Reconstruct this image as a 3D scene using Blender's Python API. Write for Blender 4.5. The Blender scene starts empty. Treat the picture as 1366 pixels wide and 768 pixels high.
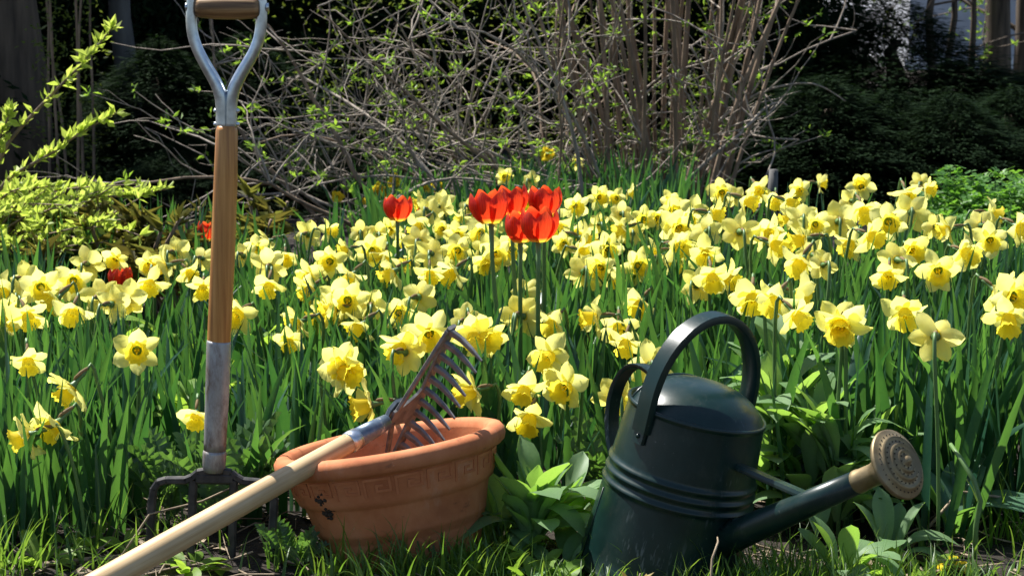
import bpy, math, random
import numpy as np
from mathutils import Vector, Matrix, Euler
R = math.radians
random.seed(11)
rng = np.random.default_rng(11)
sc = bpy.context.scene
C = sc.collection

# ------------------------------------------------------------------ camera
F = 2400.0                      # focal length in photo pixels (1366 wide)
CAMZ = 0.775
PITCH = math.atan((384 - 20) / F)
cam_d = bpy.data.cameras.new('camera')
cam_d.sensor_fit = 'HORIZONTAL'; cam_d.sensor_width = 36
cam_d.lens = 36 * F / 1366
cam_d.clip_start = 0.05; cam_d.clip_end = 400
cam_d.dof.use_dof = True; cam_d.dof.focus_distance = 2.75; cam_d.dof.aperture_fstop = 15
cam = bpy.data.objects.new('camera', cam_d); C.objects.link(cam)
cam.location = (0, 0, CAMZ); cam.rotation_euler = (math.pi / 2 - PITCH, 0, 0)
sc.camera = cam

# ------------------------------------------------------------------ light
SUN_AZ, SUN_EL = R(48), R(57)   # behind the bed, to the left of the view
world = bpy.data.worlds.new('World'); sc.world = world; world.use_nodes = True
wn = world.node_tree.nodes; wl = world.node_tree.links
sky = wn.new('ShaderNodeTexSky'); sky.sky_type = 'NISHITA'; sky.sun_disc = False
sky.sun_elevation = SUN_EL; sky.sun_rotation = -SUN_AZ
wl.new(sky.outputs[0], wn['Background'].inputs[0]); wn['Background'].inputs[1].default_value = 0.075
sun_d = bpy.data.lights.new('sun', 'SUN'); sun_d.energy = 5.0; sun_d.angle = R(0.5); sun_d.color = (1, 0.97, 0.91)
sun = bpy.data.objects.new('sun', sun_d); C.objects.link(sun)
S = Vector((-math.sin(SUN_AZ) * math.cos(SUN_EL), math.cos(SUN_AZ) * math.cos(SUN_EL), math.sin(SUN_EL)))
sun.rotation_euler = (-S).to_track_quat('-Z', 'Y').to_euler()
sun.location = S * 30
sc.view_settings.view_transform = 'Standard'; sc.view_settings.look = 'None'
sc.view_settings.gamma = 1; sc.view_settings.exposure = 1.08
sc.cycles.use_denoising = True
sc.cycles.max_bounces = 8; sc.cycles.transmission_bounces = 6; sc.cycles.diffuse_bounces = 4

# ------------------------------------------------------------------ helpers
_cp, _sp = math.cos(PITCH), math.sin(PITCH)
def ray(px, py):
    u, v = (px - 683) / F, -(py - 384) / F
    return Vector((u, _cp + v * _sp, -_sp + v * _cp))
def at(px, py, y):              # point seen at a photo pixel, y metres ahead
    r = ray(px, py); return Vector((0, 0, CAMZ)) + r * (y / r.y)
def ground_z(x, y):
    t = min(max((y - 2.9) / 1.6, 0), 1); t = t * t * (3 - 2 * t)
    return 0.06 * t + 0.012 * math.sin(3.1 * x + 1.3 * y) * math.cos(2.3 * y - x) + 0.006 * math.sin(11 * x) * math.cos(9 * y + 2)

def mesh(name, verts, faces, mat=None, smooth=True, tint=None):
    me = bpy.data.meshes.new(name)
    if isinstance(faces, np.ndarray):
        v = np.asarray(verts, dtype=np.float32); n = faces.shape[1]
        me.vertices.add(len(v)); me.vertices.foreach_set('co', v.ravel())
        me.loops.add(faces.size); me.loops.foreach_set('vertex_index', faces.astype(np.int32).ravel())
        me.polygons.add(len(faces))
        me.polygons.foreach_set('loop_start', np.arange(0, faces.size, n, dtype=np.int32))
        me.polygons.foreach_set('use_smooth', np.full(len(faces), smooth))
        me.update(calc_edges=True)
    else:
        me.from_pydata([tuple(p) for p in verts], [], faces)
        if smooth: me.polygons.foreach_set('use_smooth', [True] * len(me.polygons))
    if tint is not None:
        a = me.attributes.new('tint', 'FLOAT', 'POINT'); a.data.foreach_set('value', np.asarray(tint, dtype=np.float32))
    if mat: me.materials.append(mat)
    return me
def obj(name, me, parent=None, mw=None):
    o = bpy.data.objects.new(name, me); C.objects.link(o)
    if parent: o.parent = parent
    if mw is not None: o.matrix_basis = mw
    return o
def tag(o, label, cat, group=None, kind=None):
    if label: o['label'] = label
    if cat: o['category'] = cat
    if group: o['group'] = group
    if kind: o['kind'] = kind
    return o
def empty(name, loc, label, cat, group=None):
    o = bpy.data.objects.new(name, None); C.objects.link(o); o.location = loc
    o.empty_display_size = 0.05
    return tag(o, label, cat, group)

class MB:
    def __init__(s): s.v = []; s.f = []; s.t = []
    def add(s, v, f, t=0.0):
        n = len(s.v); s.v += [tuple(p) for p in v]; s.f += [tuple(i + n for i in q) for q in f]; s.t += [t] * len(v)
    def tube(s, pts, rad, sides=6, cap=True, flat=None, t=0.0):
        pts = [Vector(p) for p in pts]; n = len(pts)
        if not hasattr(rad, '__len__'): rad = [rad] * n
        tan = []
        for i in range(n):
            d = pts[min(i + 1, n - 1)] - pts[max(i - 1, 0)]
            tan.append(d.normalized() if d.length > 1e-9 else Vector((0, 0, 1)))
        ref = Vector((1, 0, 0)) if abs(tan[0].x) < .8 else Vector((0, 1, 0))
        u = (ref - tan[0] * ref.dot(tan[0])).normalized(); v = []
        for i in range(n):
            u = (u - tan[i] * u.dot(tan[i]))
            u = u.normalized() if u.length > 1e-6 else tan[i].orthogonal().normalized()
            w = tan[i].cross(u)
            for k in range(sides):
                a = 2 * math.pi * k / sides
                v.append(pts[i] + (u * math.cos(a) + w * math.sin(a)) * rad[i])
        f = []
        for i in range(n - 1):
            for k in range(sides):
                k2 = (k + 1) % sides
                f.append((i * sides + k, i * sides + k2, (i + 1) * sides + k2, (i + 1) * sides + k))
        if cap:
            f.append(tuple(range(sides))[::-1]); f.append(tuple((n - 1) * sides + k for k in range(sides)))
        s.add(v, f, t)
    def strap(s, pts, nrm, wdir, w, th):    # flat strap swept along pts: wdir across, nrm per-point normals
        v = []; f = []; n = len(pts)
        for p, q in zip(pts, nrm):
            p = Vector(p); q = Vector(q).normalized(); a = Vector(wdir) * w / 2; e = a * .82
            for c in (-a, -e + q * th * .5, e + q * th * .5, a, a - q * th * .35, e - q * th * .5, -e - q * th * .5, -a - q * th * .35):
                v.append(p + c)
        for i in range(n - 1):
            for k in range(8):
                k2 = (k + 1) % 8
                f.append((i * 8 + k, i * 8 + k2, (i + 1) * 8 + k2, (i + 1) * 8 + k))
        f.append(tuple(range(8))[::-1]); f.append(tuple((n - 1) * 8 + k for k in range(8)))
        s.add(v, f)
    def lathe(s, prof, seg=64, M=None):     # prof: (r, z)
        v = []; f = []
        for r, z in prof:
            for k in range(seg):
                a = 2 * math.pi * k / seg; p = Vector((r * math.cos(a), r * math.sin(a), z))
                v.append(M @ p if M else p)
        for i in range(len(prof) - 1):
            for k in range(seg):
                k2 = (k + 1) % seg
                f.append((i * seg + k, i * seg + k2, (i + 1) * seg + k2, (i + 1) * seg + k))
        s.add(v, f)
    def ball(s, c, r, sx=1, sy=1, sz=1, n=8, m=5):
        prof = [(max(1e-5, math.sin(math.pi * i / m)), math.cos(math.pi * i / m)) for i in range(m + 1)]
        M = Matrix.Translation(Vector(c)) @ Matrix.Diagonal((r * sx, r * sy, r * sz, 1))
        s.lathe(prof[::-1], n, M)
    def build(s, name, mat, parent=None, mw=None, smooth=True, tint=False):
        return obj(name, mesh(name, s.v, s.f, mat, smooth, s.t if tint else None), parent, mw)
def bez(p0, p1, p2, p3, n=9):
    out = []
    for i in range(n):
        t = i / (n - 1); u = 1 - t
        out.append(Vector(p0) * u**3 + Vector(p1) * 3 * u * u * t + Vector(p2) * 3 * u * t * t + Vector(p3) * t**3)
    return out
def sharp(o, ang=35):
    me = o.data
    me.set_sharp_from_angle(angle=R(ang)); return o

# ------------------------------------------------------------------ materials
def mat(name):
    m = bpy.data.materials.new(name); m.use_nodes = True
    nt = m.node_tree; return m, nt, nt.nodes, nt.links, nt.nodes['Principled BSDF'], nt.nodes['Material Output']
def nz(nt, scale, detail=4, coord='Object', stretch=None, rough=.55):
    tc = nt.nodes.new('ShaderNodeTexCoord'); n = nt.nodes.new('ShaderNodeTexNoise')
    n.inputs['Scale'].default_value = scale; n.inputs['Detail'].default_value = detail; n.inputs['Roughness'].default_value = rough
    src = tc.outputs[coord]
    if stretch:
        mp = nt.nodes.new('ShaderNodeMapping'); mp.inputs['Scale'].default_value = stretch
        nt.links.new(src, mp.inputs[0]); src = mp.outputs[0]
    nt.links.new(src, n.inputs[0]); return n.outputs['Fac']
def ramp(nt, fac, stops):
    r = nt.nodes.new('ShaderNodeValToRGB'); nt.links.new(fac, r.inputs[0])
    e = r.color_ramp.elements
    while len(e) < len(stops): e.new(.5)
    for k, (p, c) in enumerate(stops):
        e[k].position = p; e[k].color = (*c, 1) if len(c) == 3 else c
    return r.outputs[0]
def bump(nt, h, bsdf, strength=.3, dist=.002):
    b = nt.nodes.new('ShaderNodeBump'); b.inputs['Strength'].default_value = strength; b.inputs['Distance'].default_value = dist
    nt.links.new(h, b.inputs['Height']); nt.links.new(b.outputs[0], bsdf.inputs['Normal'])
def mixc(nt, fac, a, b):
    m = nt.nodes.new('ShaderNodeMix'); m.data_type = 'RGBA'
    nt.links.new(fac, m.inputs[0])
    for s, c in ((6, a), (7, b)):
        if isinstance(c, tuple): m.inputs[s].default_value = (*c, 1)
        else: nt.links.new(c, m.inputs[s])
    return m.outputs[2]

def leafmat(name, c0, c1, t0, t1, trans=.45, rough=.42, noise=60, spec=.5, rnd=1.0):
    """thin leaf: glossy reflecting side, light passing through; colour varies leaf by leaf"""
    m, nt, N, L, b, out = mat(name)
    at_ = N.new('ShaderNodeAttribute'); at_.attribute_name = 'tint'
    oi = N.new('ShaderNodeObjectInfo')
    mul = N.new('ShaderNodeMath'); mul.operation = 'MULTIPLY'; mul.inputs[1].default_value = rnd
    L.new(oi.outputs['Random'], mul.inputs[0])
    add = N.new('ShaderNodeMath'); add.operation = 'ADD'; L.new(at_.outputs['Fac'], add.inputs[0]); L.new(mul.outputs[0], add.inputs[1])
    fr = N.new('ShaderNodeMath'); fr.operation = 'FRACT'; L.new(add.outputs[0], fr.inputs[0])
    n = nz(nt, noise, 2)
    mm = N.new('ShaderNodeMath'); mm.operation = 'MULTIPLY_ADD'; mm.inputs[1].default_value = .5; L.new(n, mm.inputs[0])
    hh = N.new('ShaderNodeMath'); hh.operation = 'MULTIPLY_ADD'; hh.inputs[1].default_value = .75; hh.inputs[2].default_value = -.12
    L.new(fr.outputs[0], hh.inputs[0]); L.new(hh.outputs[0], mm.inputs[2])
    L.new(mixc(nt, mm.outputs[0], c0, c1), b.inputs['Base Color'])
    b.inputs['Roughness'].default_value = rough; b.inputs['Specular IOR Level'].default_value = spec
    tr = N.new('ShaderNodeBsdfTranslucent'); L.new(mixc(nt, mm.outputs[0], t0, t1), tr.inputs[0])
    mx = N.new('ShaderNodeMixShader'); mx.inputs[0].default_value = trans
    L.new(b.outputs[0], mx.inputs[1]); L.new(tr.outputs[0], mx.inputs[2]); L.new(mx.outputs[0], out.inputs[0])
    return m
M = {}
M['daff_leaf'] = leafmat('daffodil_leaf', (.015, .062, .038), (.040, .112, .056), (.03, .13, .022), (.15, .34, .04), .40, .33, 40)
M['grass'] = leafmat('grass_blade', (.04, .10, .02), (.10, .19, .03), (.12, .28, .02), (.30, .45, .05), .45, .4, 40)
M['petal'] = leafmat('daffodil_petal', (.88, .83, .20), (.92, .88, .32), (.97, .92, .20), (.99, .96, .33), .60, .6, 90, .2)
M['trumpet'] = leafmat('daffodil_trumpet', (.90, .70, .035), (.94, .76, .07), (1., .82, .05), (1., .86, .09), .66, .6, 120, .2)
M['deep'] = leafmat('deep_yellow_petal', (.85, .62, .02), (.88, .68, .05), (.95, .70, .03), (.98, .76, .05), .4, .6, 90, .2)
M['tulip'] = leafmat('tulip_petal', (.58, .022, .012), (.68, .045, .02), (.92, .045, .014), (.98, .09, .02), .58, .38, 70, .4)
_m = M['tulip']; _nt = _m.node_tree                      # streaks along the petal, yellow foot, paler rim
_b = _nt.nodes['Principled BSDF']; _t = [x for x in _nt.nodes if x.type == 'BSDF_TRANSLUCENT'][0]
_s = _nt.nodes.new('ShaderNodeSeparateXYZ'); _tc = _nt.nodes.new('ShaderNodeTexCoord'); _nt.links.new(_tc.outputs['Object'], _s.inputs[0])
_st = ramp(_nt, nz(_nt, 1, 4, 'Object', (14, 22, 1.5), .6), [(.35, (.55, .55, .55)), (.65, (1, 1, 1))])
_foot = ramp(_nt, _s.outputs['Z'], [(.03, (1, 1, 1)), (.17, (0, 0, 0))]); _tip = ramp(_nt, _s.outputs['Z'], [(.80, (0, 0, 0)), (1.0, (.45, .45, .45))])
for _sh, _y, _o in ((_b.inputs['Base Color'], (.75, .50, .05), (.80, .16, .06)), (_t.inputs[0], (.90, .60, .05), (.98, .20, .05))):
    _c = _sh.links[0].from_socket
    _mx = _nt.nodes.new('ShaderNodeMix'); _mx.data_type = 'RGBA'; _mx.blend_type = 'MULTIPLY'; _mx.inputs[0].default_value = .8
    _nt.links.new(_c, _mx.inputs[6]); _nt.links.new(_st, _mx.inputs[7])
    _nt.links.new(mixc(_nt, _foot, mixc(_nt, _tip, _mx.outputs[2], _o), _y), _sh)
M['stem'] = leafmat('flower_stem', (.08, .17, .05), (.13, .23, .07), (.1, .2, .02), (.12, .25, .03), .15, .45, 60)
M['spathe'] = leafmat('papery_spathe', (.20, .14, .07), (.30, .22, .12), (.3, .2, .08), (.4, .3, .15), .3, .7, 90, .1)
M['broad'] = leafmat('broad_leaf', (.12, .23, .09), (.21, .33, .16), (.22, .44, .04), (.40, .62, .09), .45, .5, 30, .35)
M['tulip_leaf'] = leafmat('tulip_leaf', (.07, .16, .09), (.10, .21, .12), (.16, .36, .04), (.22, .45, .06), .4, .4, 30)
M['fern'] = leafmat('thistle_leaf', (.06, .13, .05), (.14, .22, .12), (.12, .28, .03), (.2, .38, .05), .35, .42, 50, .6)
M['lime'] = leafmat('lime_leaf', (.30, .40, .06), (.46, .52, .12), (.46, .60, .06), (.64, .74, .14), .5, .5, 40, .3)
M['fresh'] = leafmat('fresh_leaf', (.12, .24, .03), (.20, .32, .05), (.28, .48, .04), (.40, .60, .06), .5, .5, 40, .3)
M['cover'] = leafmat('ground_cover_leaf', (.06, .16, .03), (.12, .25, .05), (.14, .36, .03), (.26, .52, .05), .42, .45, 30, .4)
M['peony'] = leafmat('bronze_leaf', (.075, .065, .016), (.13, .13, .03), (.20, .15, .025), (.30, .32, .05), .4, .5, 40, .3)
M['maple'] = leafmat('bronze_maple_leaf', (.22, .17, .04), (.30, .22, .06), (.40, .28, .06), (.45, .34, .08), .4, .5, 60, .3)
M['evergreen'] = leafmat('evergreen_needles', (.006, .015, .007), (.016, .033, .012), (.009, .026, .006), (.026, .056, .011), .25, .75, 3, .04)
M['wild'] = leafmat('woodland_leaf', (.05, .08, .015), (.10, .14, .025), (.14, .20, .02), (.26, .33, .04), .45, .5, 5, .3)

def bark(name, c0, c1, scale=40, stretch=(1, 1, .15)):
    m, nt, N, L, b, out = mat(name)
    n = nz(nt, scale, 5, 'Object', stretch)
    L.new(ramp(nt, n, [(.3, c0), (.7, c1)]), b.inputs['Base Color']); b.inputs['Roughness'].default_value = .8
    bump(nt, n, b, .6, .006); return m
M['cane'] = bark('shrub_cane', (.085, .055, .034), (.29, .20, .13), 38)
M['twig'] = bark('grey_twig', (.11, .085, .062), (.38, .32, .26), 60)
M['bark'] = bark('tree_bark', (.025, .017, .011), (.13, .095, .065), 30, (1, 1, .10))
M['greybark'] = bark('grey_tree_bark', (.05, .048, .045), (.13, .125, .12), 22)
M['deadstem'] = bark('dead_stem', (.12, .085, .05), (.34, .26, .17), 60)

# soil
m, nt, N, L, b, out = mat('soil'); M['soil'] = m
n1 = nz(nt, 14, 8, 'Object', None, .7); n2 = nz(nt, 120, 4)
L.new(ramp(nt, n1, [(.3, (.006, .0035, .002)), (.55, (.020, .012, .007)), (.75, (.050, .032, .018))]), b.inputs['Base Color'])
b.inputs['Roughness'].default_value = .95; bump(nt, n2, b, .9, .012)

# wood: dark varnished fork shaft / pale ash rake handle / old grip
def wood(name, c0, c1, c2, rough, sc_=(110, 110, 4), dirt=.0):
    m, nt, N, L, b, out = mat(name)
    n = nz(nt, 1, 6, 'Object', sc_, .6); n2 = nz(nt, 9, 3)
    col = ramp(nt, n, [(.36, c0), (.5, c1), (.64, c2)])
    d = ramp(nt, n2, [(.35, (1, 1, 1)), (.75, (.62, .58, .55))])
    mx = N.new('ShaderNodeMix'); mx.data_type = 'RGBA'; mx.blend_type = 'MULTIPLY'; mx.inputs[0].default_value = .5 + dirt
    L.new(col, mx.inputs[6]); L.new(d, mx.inputs[7]); L.new(mx.outputs[2], b.inputs['Base Color'])
    b.inputs['Roughness'].default_value = rough; bump(nt, n, b, .25, .0012); return m
M['shaft'] = wood('varnished_wood', (.33, .13, .03), (.50, .225, .055), (.62, .31, .09), .36)
M['ash'] = wood('pale_ash_wood', (.42, .27, .12), (.56, .39, .20), (.64, .48, .28), .5, (110, 110, 4), .2)
M['grip'] = wood('worn_grip_wood', (.09, .042, .014), (.21, .11, .04), (.36, .21, .09), .5, (5, 120, 120))

# metals
def metal(name, c0, c1, rough0, rough1, metallic=1., rust=None, scale=50, thr=(.55, .7), stretch=None, bs=.2):
    m, nt, N, L, b, out = mat(name)
    n = nz(nt, scale, 6, 'Object', stretch); col = ramp(nt, n, [(.35, c0), (.65, c1)])
    b.inputs['Metallic'].default_value = metallic
    rr = N.new('ShaderNodeMapRange'); rr.inputs[3].default_value = rough0; rr.inputs[4].default_value = rough1
    L.new(n, rr.inputs[0]); L.new(rr.outputs[0], b.inputs['Roughness'])
    if rust:
        n2 = nz(nt, scale * .5, 8, 'Object', stretch, .7); f = ramp(nt, n2, [(thr[0], (0, 0, 0)), (thr[1], (1, 1, 1))])
        col = mixc(nt, f, col, rust)
        inv = N.new('ShaderNodeMath'); inv.operation = 'MULTIPLY_ADD'; inv.inputs[1].default_value = -metallic; inv.inputs[2].default_value = metallic
        L.new(f, inv.inputs[0]); L.new(inv.outputs[0], b.inputs['Metallic'])
        bump(nt, n2, b, bs, .001)
    L.new(col, b.inputs['Base Color']); return m
M['zinc'] = metal('zinc_plated_steel', (.42, .46, .50), (.62, .66, .70), .25, .42, 1., (.25, .24, .22), 70, (.66, .78))
M['socket'] = metal('weathered_steel_socket', (.30, .31, .32), (.50, .52, .53), .35, .6, .7, (.11, .065, .04), 55, (.44, .62), (1, 1, .4), .5)
M['iron'] = metal('dark_forged_iron', (.035, .034, .036), (.075, .072, .072), .45, .65, .6, (.06, .04, .03), 60, (.55, .72), None, .5)
M['rakeiron'] = metal('weathered_rake_steel', (.13, .13, .13), (.25, .25, .25), .45, .65, .55, (.13, .095, .075), 70, (.5, .75), None, .6)
M['ferrule'] = metal('chipped_blue_steel', (.10, .14, .19), (.17, .22, .28), .3, .5, .6, (.55, .50, .46), 60, (.56, .62), None, .3)
M['tang'] = metal('blue_grey_tang', (.055, .075, .10), (.10, .125, .15), .35, .55, .5, (.10, .08, .06), 50, (.6, .75), None, .3)
M['brass'] = metal('tarnished_brass', (.20, .15, .08), (.32, .25, .14), .42, .6, .75, (.12, .095, .065), 40, (.5, .75), None, .2)
M['brasshole'] = metal('rose_hole', (.01, .008, .005), (.015, .012, .01), .8, .9, 0.)
# dark green enamel with dust and scratches
m, nt, N, L, b, out = mat('dark_green_enamel'); M['enamel'] = m
n = nz(nt, 12, 6, 'Object', None, .65); n2 = nz(nt, 220, 2, 'Object', (1, 1, .2))
c = ramp(nt, n, [(.3, (.003, .014, .012)), (.6, (.005, .021, .019)), (.8, (.012, .031, .029))])
sc_ = ramp(nt, n2, [(.58, (0, 0, 0)), (.70, (1, 1, 1))])
n3 = nz(nt, 7, 2); msk = ramp(nt, n3, [(.52, (0, 0, 0)), (.7, (1, 1, 1))])
mm = N.new('ShaderNodeMath'); mm.operation = 'MULTIPLY'; L.new(sc_, mm.inputs[0]); L.new(msk, mm.inputs[1])
dust = ramp(nt, nz(nt, 30, 8, 'Object', (1, 1, .6), .75), [(.52, (0, 0, 0)), (.78, (.5, .5, .5))])
c = mixc(nt, dust, c, (.045, .052, .045))
spk = ramp(nt, nz(nt, 150, 3, 'Object', None, .6), [(.70, (0, 0, 0)), (.74, (.8, .8, .8))])
c = mixc(nt, spk, c, (.09, .10, .09))
L.new(mixc(nt, mm.outputs[0], c, (.13, .15, .15)), b.inputs['Base Color'])
rr = N.new('ShaderNodeMapRange'); rr.inputs[3].default_value = .20; rr.inputs[4].default_value = .42; L.new(n, rr.inputs[0]); L.new(rr.outputs[0], b.inputs['Roughness'])
b.inputs['Specular IOR Level'].default_value = .38; bump(nt, n, b, .12, .003)
# terracotta
m, nt, N, L, b, out = mat('terracotta'); M['terracotta'] = m
n = nz(nt, 16, 7, 'Object', None, .62); n2 = nz(nt, 5, 4, 'Object'); n3 = nz(nt, 260, 3)
c = ramp(nt, n, [(.3, (.37, .115, .045)), (.5, (.48, .165, .068)), (.72, (.56, .225, .105))])
st = ramp(nt, n2, [(.55, (0, 0, 0)), (.78, (.55, .55, .55))])
c = mixc(nt, st, c, (.19, .075, .042))
sp = ramp(nt, nz(nt, 55, 5, 'Object', None, .7), [(.66, (0, 0, 0)), (.74, (.7, .7, .7))])
c = mixc(nt, sp, c, (.62, .36, .25))
lime_ = ramp(nt, nz(nt, 9, 8, 'Object', (1, 1, .45), .7), [(.58, (0, 0, 0)), (.74, (.4, .4, .4))])
c = mixc(nt, lime_, c, (.62, .44, .34))
dk = ramp(nt, nz(nt, 24, 8, 'Object', (1, 1, 2.2), .75), [(.60, (0, 0, 0)), (.70, (.75, .75, .75))])
L.new(mixc(nt, dk, c, (.13, .055, .033)), b.inputs['Base Color'])
b.inputs['Roughness'].default_value = .82; b.inputs['Specular IOR Level'].default_value = .25; bump(nt, n3, b, .18, .0012)
m, nt, N, L, b, out = mat('dried_mud'); M['mud'] = m
b.inputs['Base Color'].default_value = (.035, .022, .014, 1); b.inputs['Roughness'].default_value = .9
def plain(name, c, rough=.7, sc__=3, var=.25):
    m, nt, N, L, b, out = mat(name)
    n = nz(nt, sc__, 5); L.new(ramp(nt, n, [(.3, tuple(x * (1 - var) for x in c)), (.7, c)]), b.inputs['Base Color'])
    b.inputs['Roughness'].default_value = rough; return m
M['siding'] = plain('grey_siding', (.42, .43, .47)); M['whitetrim'] = plain('white_trim', (.75, .75, .76)); M['foundation'] = plain('brick_foundation', (.26, .12, .085), .8, 9)
M['roof'] = plain('grey_shingle', (.10, .095, .09), .9, 8)
m, nt, N, L, b, out = mat('window_glass'); M['glass'] = m
b.inputs['Base Color'].default_value = (.02, .03, .04, 1); b.inputs['Roughness'].default_value = .05

# ------------------------------------------------------------------ ground
xs = np.concatenate([np.linspace(-60, -3, 16, endpoint=False), np.linspace(-3, 3, 121), np.linspace(3, 60, 17)[1:]])
ys = np.concatenate([np.linspace(-20, .5, 8, endpoint=False), np.linspace(.5, 7.5, 141), np.linspace(7.5, 110, 24)[1:]])
gv = np.array([[x, y, ground_z(x, y) + (rng.normal() * .003 if abs(x) < 3 and .5 < y < 7.5 else 0)] for y in ys for x in xs])
nx, ny = len(xs), len(ys)
ii = np.arange(nx * ny).reshape(ny, nx)
gf = np.stack([ii[:-1, :-1], ii[:-1, 1:], ii[1:, 1:], ii[1:, :-1]], -1).reshape(-1, 4)
tag(obj('ground', mesh('ground', gv, gf, M['soil'])), None, None, kind='structure')

# ------------------------------------------------------------------ leaf blades (vectorised)
def blades(base, az, th0, bend, L, W, psi, seg=7, vee=.25, taper=.35, tipround=2.0):
    n = len(base); s = np.linspace(0, 1, seg + 1)
    th = th0[:, None] + bend[:, None] * s[None] ** 2
    ds = (L / seg)[:, None]
    thm = .5 * (th[:, 1:] + th[:, :-1])
    hr = np.concatenate([np.zeros((n, 1)), np.cumsum(np.sin(thm) * ds, 1)], 1)
    vz = np.concatenate([np.zeros((n, 1)), np.cumsum(np.cos(thm) * ds, 1)], 1)
    ca, sa = np.cos(az)[:, None], np.sin(az)[:, None]
    P = np.stack([base[:, 0:1] + hr * ca, base[:, 1:2] + hr * sa, base[:, 2:3] + vz], -1)
    perp = np.stack([-sa + 0 * th, ca + 0 * th, 0 * th], -1)
    nrm = np.stack([np.cos(th) * ca, np.cos(th) * sa, -np.sin(th)], -1)
    ps = (psi[:, None] + .5 * np.sin(psi * 7)[:, None] * s[None])[..., None]
    wd = np.cos(ps) * perp + np.sin(ps) * nrm
    nd = -np.sin(ps) * perp + np.cos(ps) * nrm
    prof = np.where(s < taper, .62 + .38 * s / taper, np.clip(1 - ((s - taper) / (1 - taper)) ** tipround, .03, 1))
    w = (W[:, None] * prof[None] / 2)[..., None]
    V = np.stack([P - wd * w, P + nd * w * vee, P + wd * w], 2)            # n, seg+1, 3, 3
    idx = np.arange(n * (seg + 1) * 3).reshape(n, seg + 1, 3)
    f = np.stack([idx[:, :-1, :-1], idx[:, :-1, 1:], idx[:, 1:, 1:], idx[:, 1:, :-1]], -1).reshape(-1, 4)
    return V.reshape(-1, 3), f
def tints(n, k): return np.repeat(rng.random(n), k)
gzv = np.vectorize(ground_z)

# unit meshes for daffodil leaves that belong to a single plant (height 1)
UL = []
for k in range(8):
    v, f = blades(np.zeros((1, 3)), np.zeros(1), np.array([.04 + .035 * k]), np.array([.1 + .22 * (k % 4)]), np.array([1.]), np.array([.045 + .003 * (k % 3)]), np.array([.4 * k]))
    UL.append(mesh('leaf', v, f, M['daff_leaf']))

# ------------------------------------------------------------------ daffodils
def petal_mesh(k, mt, wid=.70, name='petal'):
    r = random.Random(k); nu, nv = 6, 4; v = []; f = []
    curl = [.10, -.18, .28, -.05, .02, .36, .5, -.3][k % 8] + r.uniform(-.08, .08); tw = r.uniform(-.7, .7)
    for i in range(nu + 1):
        u = i / nu
        w = wid * (.30 + .70 * math.sin(math.pi * min(1, (u * .92 + .12)) ** 1.15) ** .8) * (1 if u < .97 else .12) * .5
        for j in range(nv + 1):
            t = j / nv * 2 - 1
            z = .16 * u - curl * (u ** 2) + .10 * (t * t) * math.sin(u * 3) + .045 * math.sin(7 * u + 3 * t + k) * u + .02 * math.sin(15 * u + 5 * t + 2 * k) * abs(t) + tw * t * w * u - .05 * (1 - abs(t)) * (u < .9)
            v.append((.12 + .88 * u, w * t, z))
    for i in range(nu):
        for j in range(nv):
            a = i * (nv + 1) + j; f.append((a, a + 1, a + nv + 2, a + nv + 1))
    return mesh(name, v, f, mt)
PET = [petal_mesh(k, M['petal'], [.72, .64, .74, .66, .60, .70][k % 6]) for k in range(14)]
PETD = [petal_mesh(k, M['deep'], .8) for k in range(6)]
def trumpet_mesh(k):
    r = random.Random(50 + k); b_ = MB(); seg = 30; v = []; f = []
    prof = [(.20, -.02), (.27, .12), (.30, .30), (.32, .48), (.36, .60), (.42, .68), (.47, .70)]
    ph = r.uniform(0, 6)
    for i, (rr, z) in enumerate(prof):
        e = max(0, i - 3) / 3
        for q in range(seg):
            a = 2 * math.pi * q / seg
            fr = 1 + e * (.09 * math.sin(9 * a + ph) + .06 * math.sin(15 * a + 2 * ph)) + .02 * math.sin(6 * a)
            v.append((rr * fr * math.cos(a), rr * fr * math.sin(a), z + e * .06 * math.sin(12 * a + ph)))
    for i in range(len(prof) - 1):
        for q in range(seg):
            f.append((i * seg + q, i * seg + (q + 1) % seg, (i + 1) * seg + (q + 1) % seg, (i + 1) * seg + q))
    n = len(v); v.append((0, 0, .02)); f += [(n, (q + 1) % seg, q) for q in range(seg)]
    b_.add(v, f)
    for q in range(3):                                             # stamens
        a = 2.1 * q; b_.tube([(.05 * math.cos(a), .05 * math.sin(a), .02), (.08 * math.cos(a), .08 * math.sin(a), .34)], [.02, .035], 5)
    return mesh('trumpet', b_.v, b_.f, M['trumpet'])
TRU = [trumpet_mesh(k) for k in range(3)]
b_ = MB(); b_.lathe([(.045, -.78), (.085, -.70), (.10, -.60), (.075, -.50), (.085, -.30), (.13, -.12), (.20, .03), (.12, .06)], 10)
TUBE = mesh('flower_tube', b_.v, b_.f, M['stem'])
b_ = MB(); b_.tube([(0, 0, -.95), (.05, 0, -.8), (.10, 0, -.6), (.13, .03, -.35), (.10, .05, -.18)], [.05, .07, .08, .06, .01], 6)
SPA = mesh('spathe', b_.v, b_.f, M['spathe'])

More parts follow.
